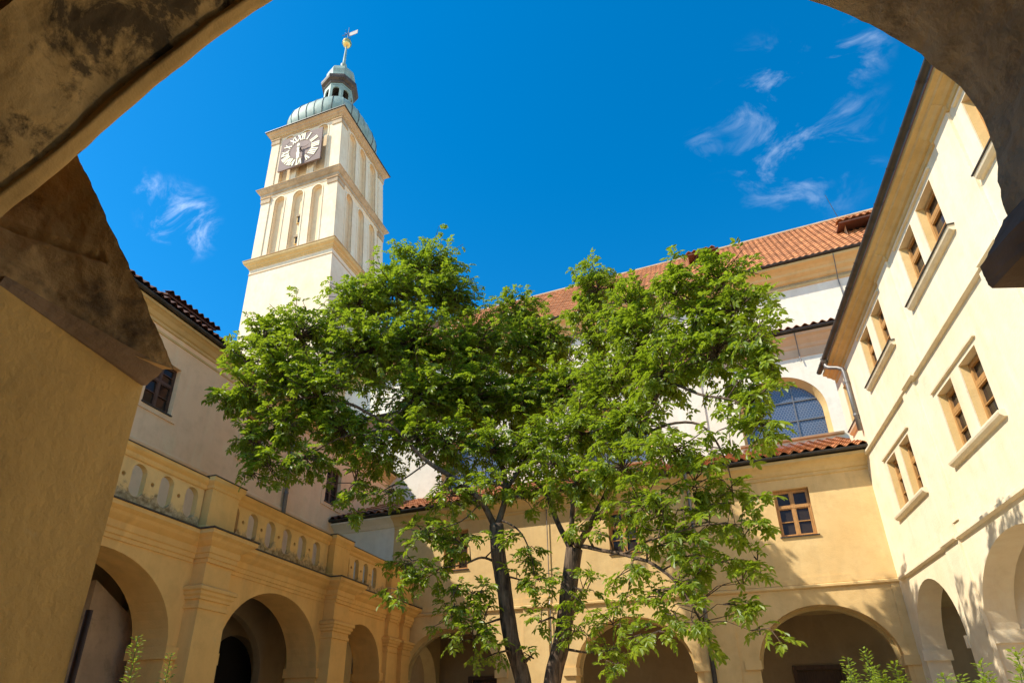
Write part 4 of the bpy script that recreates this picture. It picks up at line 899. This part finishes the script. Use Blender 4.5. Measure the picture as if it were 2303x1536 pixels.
# ------------------------------------------------------------------ left pier and its weathered springer, beyond the arch
lp = thing('left_pier', 'smooth golden plaster pier in shade at the left edge', 'pier', (0, 0, 0), FA)
def archframe(P): c, s = cos(-FA), sin(-FA); return Vector((P.x * c - P.y * s, P.x * s + P.y * c, P.z))
HI = 1.55
def athh(px, py, hh): r = ray(px, py); r = r * (hh / r.z); r.z += EYE; return archframe(r)
A0 = athh(0, 620, HI); A1 = athh(325, 855, HI); T_ = athh(388, 830, HI)
ex = (A0 - A1).normalized(); A00 = A1 + ex * ((A1.y - DF - .02) / abs(ex.y))
mb = MB()
quad = [A1, A00, A00 + Vector((-.9, 0, 0)), A1 + Vector((-.9, 0, 0))]
vs = [(p.x, p.y, 0.) for p in quad] + [(p.x, p.y, h(HI)) for p in quad]
rough_block(vs, 'shaft', PIER, lp, .004, 4, 24)
# springer: leans out over the pier from the impost line, free edge runs back up to the arch
sp = thing('springer_stone', 'weathered stained springer stone jutting over the plaster pier', 'stone block', (0, 0, 0), FA)
r_ = athh(175, 355, 2.0); U_ = athh(175, 355, 2.0 * (DF + .025) / r_.y); Ux = U_ + Vector((-.10, .0, .16))
G = 60; vs = []; mb = MB(); face_n = (T_ - A00).cross(Ux - A00).normalized()
if face_n.x < 0: face_n = -face_n
P00 = A00 + Vector((.01, 0, .0)); PT = T_
for j in range(G + 1):
    for i in range(G + 1):
        s, t = i / G, j / G
        ss = max(0., (s - .45) / .55); lo = P00.lerp(A1 + Vector((.012, 0, 0)), s) + (T_ - A1) * ss ** 1.4 + Vector((-.16 * (1 - s) ** 2, 0, 0)); hi = (A00 + Vector((-.62, 0, .85))).lerp(Ux, s)
        p = lo.lerp(hi, t)
        d = ruf(p, .016, 4) + ruf(p, .007, 14) + .03 * sin(pi * min(1, t * 1.2)) * sin(pi * s)
        dist = abs(t - (.46 + .02 * noise.noise(p * 6)))                     # open bed joint across the face
        if dist < .02 and s < .86: d -= .035
        p = p + face_n * d; vs.append(p)
k = (G + 1) ** 2
bk = [v + Vector((-.55, .06, .06)) for v in vs]
fs = [(j * (G + 1) + i, j * (G + 1) + i + 1, (j + 1) * (G + 1) + i + 1, (j + 1) * (G + 1) + i) for j in range(G) for i in range(G)]
rim = [i for i in range(G + 1)] + [j * (G + 1) + G for j in range(1, G + 1)] + [G * (G + 1) + i for i in range(G - 1, -1, -1)] + [j * (G + 1) for j in range(G - 1, 0, -1)]
allv = vs + bk; fs2 = fs + [tuple(i + k for i in f)[::-1] for f in fs] + [(rim[i], rim[(i + 1) % len(rim)], rim[(i + 1) % len(rim)] + k, rim[i] + k) for i in range(len(rim))]
MB().add(allv, fs2).build('stone', STONE, sp, True)
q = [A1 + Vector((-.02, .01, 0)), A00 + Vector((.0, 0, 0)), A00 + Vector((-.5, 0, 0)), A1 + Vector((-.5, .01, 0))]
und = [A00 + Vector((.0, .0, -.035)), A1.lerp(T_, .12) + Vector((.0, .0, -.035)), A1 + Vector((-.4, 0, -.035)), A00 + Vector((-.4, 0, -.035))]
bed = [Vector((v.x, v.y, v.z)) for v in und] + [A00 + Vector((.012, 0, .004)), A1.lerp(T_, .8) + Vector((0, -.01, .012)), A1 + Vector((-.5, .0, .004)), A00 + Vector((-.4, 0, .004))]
rough_block(bed, 'underside_shade_course', DARKST, sp, .006, 8, 12)  # dark course put in for the shadow line under the springer
# rusty drain strip on the pier's outer corner
dpt = athh(196, 1300, HI * .28); 
MB().tube([(A1.x + .012, A1.y + .02, 0), (A1.x + .012, A1.y + .02, dpt.z + .02)], [.014, .014], 10).build('drain_pipe', DOORW, lp, True)

# ------------------------------------------------------------------ the walnut tree
tr = thing('walnut_tree', 'twin stemmed leafy green tree in the middle of the courtyard', 'tree', at(1208, 1600, 13.2))
tr.location.z = 0; TB = Vector(tr.location)
rel = lambda p: Vector(p) - TB
LIMBS = []                                    # world-space polylines (points, radii)
def limb(name, pts, r0, r1, seg=10, wob=.03):
    P = [Vector(p) for p in pts]; cps = [P[0]]
    for i in range(len(P) - 1):
        p0, p1, p2, p3 = P[max(0, i - 1)], P[i], P[i + 1], P[min(len(P) - 1, i + 2)]
        for k in range(1, 6):
            t = k / 5; cps.append(.5 * ((2 * p1) + (-p0 + p2) * t + (2 * p0 - 5 * p1 + 4 * p2 - p3) * t * t + (-p0 + 3 * p1 - 3 * p2 + p3) * t ** 3))
    n = len(cps)
    cps = [c + Vector((noise.noise(c * 1.3), noise.noise(c * 1.3 + Vector((9, 0, 0))), noise.noise(c * 1.3 + Vector((0, 7, 0))))) * wob * min(1, i / 2) for i, c in enumerate(cps)]
    r0 *= .50; r1 *= .7
    rs = [(r0 + (r1 - r0) * (i / (n - 1)) ** .8) * (1 + .10 * noise.noise(c * 4)) for i, c in enumerate(cps)]
    LIMBS.append((cps, rs))
    if name: MB().tube([rel(c) for c in cps], rs, seg).build(name, BARK, tr, True)
    return cps
def A(x, y, n):                                # the crown leans back in the middle and forward on the right
    sm = lambda e0, e1, v: (lambda t: t * t * (3 - 2 * t))(max(0., min(1., (v - e0) / (e1 - e0))))
    return at(x, y, n + 2.6 * math.exp(-((x - 1250) / 240.) ** 2) * sm(1080, 820, y) - 2.3 * sm(1330, 1480, x) * (1 - .35 * sm(950, 1150, y)))
base = Vector((TB.x, TB.y, -.05))
limb('trunk', [base + Vector((-.12, 0, 0)), A(1180, 1560, 13.1), A(1150, 1440, 13.0), A(1135, 1330, 13.0), A(1122, 1250, 13.0), A(1116, 1180, 13.0)], .34, .235, 14, .02)
limb('trunk', [base + Vector((.12, 0, 0)), A(1240, 1560, 13.2), A(1262, 1450, 13.2), A(1278, 1340, 13.2), A(1292, 1235, 13.2)], .36, .25, 14, .02)
BR = [
 ([(1116, 1195, 13), (1085, 1130, 12.8), (1030, 1080, 12.5), (960, 1040, 12.2), (890, 965, 11.9), (800, 915, 11.5), (720, 890, 11.2), (620, 830, 10.9)], .17, .03),
 ([(1116, 1190, 13), (1138, 1110, 13.2), (1122, 1020, 13.4), (1095, 930, 13.5), (1060, 830, 13.6), (1000, 720, 13.7), (955, 610, 13.8)], .18, .03),
 ([(1140, 1100, 13.2), (1190, 1020, 13.3), (1235, 960, 13.4), (1260, 860, 13.6), (1230, 760, 13.7)], .12, .025),
 ([(1290, 1245, 13.2), (1262, 1190, 13.4), (1225, 1105, 13.7), (1165, 1025, 14.1), (1150, 930, 14.4), (1170, 820, 14.6)], .16, .03),
 ([(1285, 1225, 13.2), (1285, 1160, 13.0), (1302, 1070, 12.8), (1345, 985, 12.6), (1370, 880, 12.5), (1400, 760, 12.6)], .14, .025),
 ([(1298, 1230, 13.2), (1330, 1170, 13.2), (1370, 1100, 13.1), (1430, 980, 13), (1500, 860, 13), (1590, 780, 12.9), (1630, 680, 12.9)], .19, .03),
 ([(1310, 1228, 13.2), (1400, 1245, 12.9), (1490, 1280, 12.6), (1540, 1340, 12.4), (1580, 1400, 12.3)], .10, .02),
 ([(1500, 860, 13), (1590, 890, 12.7), (1660, 905, 12.5), (1720, 940, 12.3)], .07, .015),
 ([(1430, 980, 13), (1540, 950, 13.3), (1600, 980, 13.4), (1640, 1060, 13.4), (1650, 1130, 13.3)], .07, .015),
 ([(1590, 780, 12.9), (1660, 770, 12.6), (1730, 760, 12.3)], .05, .015),
 ([(1118, 1265, 13), (1085, 1255, 12.7), (1040, 1270, 12.4), (970, 1280, 12)], .075, .015),
 ([(1132, 1390, 13), (1085, 1405, 12.7), (1040, 1410, 12.4)], .06, .015),
 ([(1272, 1458, 13.2), (1325, 1470, 12.8), (1390, 1450, 12.5)], .065, .015),
 ([(1128, 1170, 13), (1170, 1195, 12.8), (1192, 1240, 12.6), (1200, 1300, 12.5)], .055, .012),
 ([(890, 965, 11.9), (780, 980, 11.5), (680, 1030, 11.1), (600, 1030, 10.9)], .06, .012),
 ([(960, 1040, 12.2), (900, 1080, 12), (850, 1110, 11.9), (800, 1120, 11.8)], .05, .012),
 ([(720, 890, 11.2), (640, 900, 10.9), (550, 900, 10.7)], .04, .01),
 ([(1060, 830, 13.6), (960, 790, 13.2), (860, 720, 12.9), (780, 640, 12.8)], .07, .012),
 ([(1085, 1130, 12.8), (1040, 1170, 12.4), (960, 1190, 12.2)], .04, .012),
 ([(1345, 985, 12.6), (1300, 900, 12.2), (1280, 800, 12), (1320, 690, 12.2)], .06, .012),
 ([(1400, 1245, 12.9), (1480, 1210, 12.5), (1580, 1180, 12.3), (1670, 1180, 12.2)], .05, .012),
 ([(1370, 880, 12.5), (1440, 780, 12.2), (1500, 700, 12.1)], .05, .012)]
for pts, r0, r1 in BR: limb('branch', [A(*p) for p in pts], r0, r1, 8, .05)
NODES = [(c, r) for cs, rs in LIMBS for c, r in zip(cs, rs) if c.z > 2.2]
# crown: clumps of foliage (photo x, y, half width, half height, depth, half depth, density)
CL = [(955, 600, 95, 62, 13.6, 1.2, 1.0), (890, 660, 100, 60, 13.2, 1.3, 1.1), (1010, 670, 75, 60, 13.6, 1.2, 1.1), (800, 690, 75, 55, 12.6, 1.2, 1), (690, 745, 95, 60, 11.8, 1.2, 1), (590, 760, 62, 48, 11.2, .9, .9), (640, 830, 95, 62, 11.2, 1.2, 1.1),
 (560, 880, 62, 52, 10.7, .8, .9), (505, 905, 34, 30, 10.5, .5, .8), (520, 800, 28, 22, 10.9, .5, .7), (720, 890, 105, 72, 11.4, 1.3, 1.1), (820, 800, 105, 80, 12.4, 1.5, 1.2), (930, 780, 110, 90, 13.1, 1.6, 1.2),
 (640, 960, 75, 52, 11, .9, 1), (560, 990, 40, 32, 10.7, .6, .8), (600, 1050, 62, 40, 10.8, .8, .9), (560, 1080, 34, 24, 10.6, .5, .7), (690, 1035, 62, 44, 11.2, .8, .9), (770, 970, 80, 62, 11.8, 1, 1), (800, 1085, 55, 48, 11.7, .8, .85), (790, 1160, 34, 30, 11.6, .5, .7),
 (860, 1010, 70, 62, 12.2, 1, .95), (880, 1110, 50, 40, 12, .7, .7), (1060, 800, 95, 85, 13.4, 1.6, 1.2), (1050, 900, 100, 80, 13.2, 1.6, 1.15), (940, 900, 95, 80, 12.7, 1.4, 1.1), (1165, 700, 72, 46, 13.8, 1, 1), (1180, 800, 95, 72, 13.9, 1.6, 1.1),
 (1160, 910, 105, 80, 13.6, 1.6, 1.1), (1240, 770, 60, 55, 13.5, 1.1, .9), (1010, 1000, 80, 62, 12.8, 1.1, .95), (1330, 610, 40, 26, 12.3, .5, .8), (1345, 650, 60, 38, 12.4, .7, .95), (1310, 700, 40, 30, 12.3, .6, .8), (1430, 690, 80, 48, 12.5, 1, 1.05), (1530, 655, 70, 45, 12.7, 1, 1),
 (1510, 590, 18, 14, 12.9, .3, .7), (1625, 630, 52, 50, 12.9, .9, 1.1), (1650, 700, 65, 55, 12.8, 1, 1.1), (1560, 730, 95, 60, 12.9, 1.4, 1.1), (1440, 770, 85, 62, 12.8, 1.3, 1.1), (1610, 800, 85, 60, 12.8, 1.2, 1), (1695, 770, 46, 56, 12.4, .8, 1),
 (1500, 840, 95, 62, 12.9, 1.4, 1.1), (1380, 870, 95, 75, 12.8, 1.5, 1.1), (1722, 820, 28, 38, 12.3, .5, .8), (1660, 860, 42, 28, 12.6, .6, .6), (1270, 880, 85, 75, 13.2, 1.5, 1.1), (1300, 980, 105, 75, 13, 1.6, 1.1), (1200, 1010, 90, 72, 13.3, 1.5, 1), (1420, 960, 90, 62, 12.8, 1.4, 1.1),
 (1500, 1020, 85, 50, 12.8, 1.1, 1), (1400, 1060, 95, 55, 12.7, 1.2, 1.1), (1690, 910, 52, 40, 12.4, .6, .85), (1715, 970, 40, 38, 12.3, .5, .85), (1640, 960, 34, 30, 12.6, .5, .45), (1590, 1030, 40, 34, 13.2, .6, .4), (1560, 1080, 70, 38, 12.7, .9, .95), (1630, 1110, 55, 42, 12.9, .7, .75),
 (1690, 1130, 42, 32, 12.6, .5, .7), (1700, 1195, 52, 34, 12.3, .6, .75), (1600, 1180, 70, 40, 12.4, .8, .8), (1490, 1150, 80, 46, 12.6, 1, .9), (1520, 1230, 80, 42, 12.5, .9, .85), (1620, 1260, 72, 40, 12.4, .8, .85), (1680, 1300, 42, 28, 12.2, .4, .6), (1640, 1360, 42, 28, 12.3, .5, .7), (1590, 1405, 34, 26, 12.3, .4, .7),
 (1420, 1290, 70, 42, 12.7, .8, .75), (1530, 1310, 62, 36, 12.5, .7, .8), (1350, 1170, 52, 45, 12.9, .8, .75), (1240, 1110, 60, 48, 13.2, .8, .75), (1180, 1120, 45, 40, 13, .7, .7), (1010, 1120, 70, 48, 12.5, .9, .85), (960, 1210, 70, 42, 12.1, .7, .85), (1040, 1225, 62, 45, 12.4, .7, .85), (910, 1270, 45, 32, 11.9, .5, .8),
 (890, 1330, 34, 34, 11.8, .4, .75), (980, 1290, 50, 36, 12.1, .6, .75), (1060, 1330, 45, 34, 12.5, .5, .6), (1020, 1370, 50, 26, 12.2, .5, .75), (1090, 1385, 42, 28, 12.5, .5, .8), (1065, 1440, 70, 42, 12.4, .7, .9), (1110, 1470, 40, 30, 12.5, .5, .7), (1180, 1240, 42, 36, 12.6, .5, .6), (1215, 1310, 42, 40, 12.6, .5, .6), (1210, 1400, 40, 50, 12.7, .5, .5),
 (1320, 1330, 52, 40, 12.7, .6, .65), (1300, 1420, 45, 36, 12.6, .5, .7), (1380, 1400, 60, 36, 12.6, .6, .85), (1430, 1440, 52, 34, 12.5, .5, .85), (1350, 1470, 52, 30, 12.6, .5, .75), (1390, 1500, 32, 22, 12.5, .4, .6), (1200, 1480, 30, 34, 12.8, .4, .5), (1450, 1350, 42, 28, 12.6, .5, .5), (1100, 1010, 80, 60, 12.9, 1.1, .9), (1120, 1090, 60, 50, 12.8, .8, .8), (1300, 1090, 70, 55, 12.7, .9, .9), (1240, 1040, 70, 50, 12.6, .9, .9), (940, 990, 70, 60, 12.5, 1, .9), (1440, 1120, 70, 50, 12.6, .9, .9), (1000, 880, 80, 60, 12.9, 1.2, 1), (1350, 760, 70, 60, 12.9, 1.1, .9)]
_r = random.Random(5)
for _k in range(46):                          # loose airy sprays hanging between the lower limbs
    _x, _y = _r.uniform(890, 1720), _r.uniform(1090, 1440)
    if abs(_x - 1040) < 60 and _y > 1400: continue
    CL.append((_x, _y, _r.uniform(34, 62), _r.uniform(24, 40), 12.4 + _r.uniform(-.5, .6), .6, .26))
def leaflet(mb, p, d, nrm, ln, wd, fold):
    side = d.cross(nrm).normalized(); up = side.cross(d).normalized()
    tip = p + d * ln - up * ln * .10
    l1 = p + d * ln * .34 + side * wd * .5 + up * fold * wd; l2 = p + d * ln * .72 + side * wd * .40 + up * fold * wd * .8
    r1 = p + d * ln * .34 - side * wd * .5 + up * fold * wd; r2 = p + d * ln * .72 - side * wd * .40 + up * fold * wd * .8
    mb.add([p, l1, l2, tip, r2, r1], [(0, 1, 2, 3), (0, 3, 4, 5)])
def compound(mb, p, d, nrm, sc=1., pairs=3):
    """a pinnate walnut leaf: rachis, pairs of leaflets and an end leaflet"""
    d = d.normalized(); side = d.cross(nrm).normalized(); nrm = side.cross(d).normalized(); L_ = .26 * sc; q = p; dd = d
    for k in range(pairs):
        q = q + dd * L_ * (.32 if k else .40); dd = (dd - nrm * .10 + Vector((0, 0, -.10))).normalized()
        for s in (-1, 1):
            ld = (dd * .55 + side * s * .85 + Vector((random.uniform(-.15, .15), random.uniform(-.15, .15), random.uniform(-.3, .05)))).normalized()
            leaflet(mb, q, ld, (nrm + Vector((random.uniform(-.4, .4), random.uniform(-.4, .4), random.uniform(-.2, .4)))).normalized(), random.uniform(.13, .185) * sc * (.8 + .15 * k), random.uniform(.058, .082) * sc, random.uniform(.05, .28))
    leaflet(mb, q, (dd + Vector((0, 0, -.15))).normalized(), nrm, .20 * sc, .088 * sc, .15)
rnd = random.Random(11)
def gauss3():
    while True:
        v = Vector((rnd.uniform(-1, 1), rnd.uniform(-1, 1), rnd.uniform(-1, 1)))
        if v.length <= 1: return v
fol = MB(); twg = MB(); protos = []
for k in range(6):
    m_ = MB(); compound(m_, Vector((0, 0, 0)), Vector((1, 0, -.15)), Vector((0, 0, 1)), 1.1, 3); protos.append(m_)
single = []                                   # the leaves nearest the eye become objects of their own
right_ax = Vector((cos(YAW), sin(YAW), 0)); fwd = Vector((-sin(YAW), cos(YAW), 0)); upv = Vector((0, 0, 1))
protoM = None
for (px, py, rx, ry, dn, rd, den) in CL:
    c = A(px, py, dn); dist = (c - Vector((0, 0, EYE))).length; mpp = dist / (sqrt(FPX ** 2 + (px - CX) ** 2 + (py - CY) ** 2))
    a, b = rx * mpp * 1.08, ry * mpp * 1.10
    node, nr_ = min(NODES, key=lambda q: (q[0] - c).length + max(0, (q[0].z - c.z)) * .4)
    mid = node.lerp(c, .55) + Vector((rnd.uniform(-.1, .1), rnd.uniform(-.1, .1), .12))
    rr = min(nr_ * .7, .045); 
    if (node - c).length > .2: twg.tube([rel(node), rel(mid), rel(c)], [rr, rr * .6, rr * .35], 5, False)
    cnt = int(den * (1 - .56 * max(0., min(1., (py - 940) / 170.))) * (a * b * 430 + (a + b) * 78))
    for s_ in range(max(2, cnt // 7)):
        g = gauss3(); g = g * (g.length ** -.2) * (1.28 if rnd.random() < .15 else 1.)
        e_ = c + right_ax * g.x * a + fwd * g.y * rd + (upv * g.z) * b
        st_ = c.lerp(mid, rnd.uniform(0, .6)); m2_ = st_.lerp(e_, .5) + Vector((rnd.uniform(-.08, .08), rnd.uniform(-.08, .08), rnd.uniform(0, .12)))
        twg.tube([rel(st_), rel(m2_), rel(e_)], [.013, .010, .006], 4, False)
        out_ = (e_ - c); out_ = (out_.normalized() if out_.length > .01 else Vector((0, 0, 1)))
        for q in range(7):
            t = rnd.uniform(.35, 1.02); p = m2_.lerp(e_, (t - .5) * 2) if t > .5 else st_.lerp(m2_, t * 2)
            d = (out_ * .7 + Vector((rnd.uniform(-1, 1), rnd.uniform(-1, 1), rnd.uniform(-.65, .45)))).normalized()
            nv = (Vector((rnd.uniform(-.5, .5), rnd.uniform(-.5, .5), 1)) + TOSUN * .5).normalized()
            single.append(((p - Vector((0, 0, EYE))).length - (.9 if g.length > .8 else 0), p, d, nv, rnd.uniform(.50, .86)))
single.sort(key=lambda q: q[0])
pm = []
for m_ in protos:
    me = m_.mesh('leaf'); me.materials.append(LEAF); pm.append(me)
for k, (_, p, d, nv, sc) in enumerate(single[::1]):
    if k % 4 == 0 and k < 1160:
        s = d.cross(nv).normalized(); u_ = s.cross(d).normalized(); M_ = Matrix((d, -s, u_)).transposed()
        o = bpy.data.objects.new('leaf', pm[k % 6]); COL.objects.link(o); o.parent = tr
        o.matrix_local = Matrix.Translation(rel(p)) @ M_.to_4x4() @ Matrix.Scale(sc, 4)
    else: compound(fol, rel(p), d, nv, sc, 3 if k % 3 else 2)
o = twg.build('twigs', BARK, tr, True); o['kind'] = 'stuff'
o = fol.build('crown', LEAF, tr); o['kind'] = 'stuff'
print('leaves', len(single), 'tris', len(fol.f) * 2)

# ------------------------------------------------------------------ plants along the foot of the picture
def bush(px, py, dn, spread, nst, label, m, leaf=.055, cat='shrub', group=None, lean=.25, flower=None):
    topp = at(px, py, dn); b = thing('garden_shrub', label, cat, (topp.x, topp.y, 0), 0, group); H_ = topp.z
    st = MB(); lf = MB(); fl = MB(); r = random.Random(int(px * 7 + py))
    for k in range(nst):
        hgt = H_ * (1 if k == 0 else r.uniform(.62, .97)); ang = r.uniform(0, 2 * pi); off = 0 if k == 0 else r.uniform(.2, 1) * spread
        p0 = Vector((cos(ang) * .08, sin(ang) * .08, 0)); p2 = Vector((cos(ang) * off, sin(ang) * off, hgt)); p1 = p0.lerp(p2, .5) + Vector((0, 0, .1))
        st.tube([p0, p1, p2], [.012, .009, .004], 5, False)
        nl = int(hgt * 85)
        for i in range(nl):
            t = .25 + .75 * i / nl; p = p0.lerp(p1, t * 2) if t < .5 else p1.lerp(p2, t * 2 - 1)
            az = i * 2.4 + r.uniform(-.5, .5); d = Vector((cos(az), sin(az), r.uniform(.1, .9))).normalized()
            sc = (1.15 - .55 * t) * r.uniform(.7, 1.2)
            sub = p + d * .07 * sc
            leaflet(lf, sub, d, Vector((r.uniform(-.4, .4), r.uniform(-.4, .4), 1)).normalized(), leaf * 1.5 * sc, leaf * .8 * sc, r.uniform(.05, .3))
            if r.random() < .6: leaflet(lf, p + d * .02, (d + Vector((r.uniform(-.8, .8), r.uniform(-.8, .8), 0))).normalized(), Vector((0, 0, 1)), leaf * 1.2 * sc, leaf * .7 * sc, .1)
        if flower:
            for kk in range(flower):
                q = p2 + Vector((r.uniform(-.05, .05), r.uniform(-.05, .05), r.uniform(-.3, .03)))
                fl.lathe([(.001, q.z - .028), (.02, q.z - .015), (.026, q.z + .004), (.018, q.z + .02), (.001, q.z + .026)], 8, c=(q.x, q.y))
    st.build('stems', STALKM, b)['kind'] = 'stuff'; lf.build('foliage', m, b)['kind'] = 'stuff'
    if flower: fl.build('seed_heads', SEEDM, b)['kind'] = 'stuff'
    return b
GB = 'shrubs along the foot of the right wing'
bush(1945, 1462, 8.6, .26, 9, 'light green leafy shrub in front of the right end arch of the cloister', BUSHM, .05, group=GB)
bush(2012, 1492, 8.9, .2, 7, 'dark green shrub tip beside the corner of the courtyard', LEAF, .06, group=GB)
bush(1908, 1502, 8.4, .18, 5, 'thin yellowish shrub left of the light green leafy shrub', BUSHM, .045, group=GB)
bush(2205, 1490, 7.4, .5, 16, 'broad yellow green shrub at the bottom right corner', BUSHM, .055, group=GB)
bush(2283, 1463, 7.0, .12, 3, 'tall thin upright shoot at the right edge of the photo', BUSHM, .06, group=GB)
bush(2120, 1518, 7.6, .3, 9, 'low bright shrub below the far arch of the right wing', BUSHM, .05, group=GB)
GW = 'tall weeds beside the left pier'
bush(40, 1462, 2.9, .10, 3, 'dark seed headed weed against the pier at the far left', STALKM, .016, 'weed', GW, flower=2)
bush(100, 1470, 2.7, .08, 3, 'second seed headed weed nearer the pier edge', STALKM, .016, 'weed', GW, flower=2)
bush(310, 1432, 5.2, .22, 5, 'pale flowering weed in front of the nearest shaded arch', STALKM, .045, 'weed', GW)
bush(385, 1470, 5.4, .12, 3, 'thin tall weed beside the nearest arcade pier', STALKM, .04, 'weed', GW)
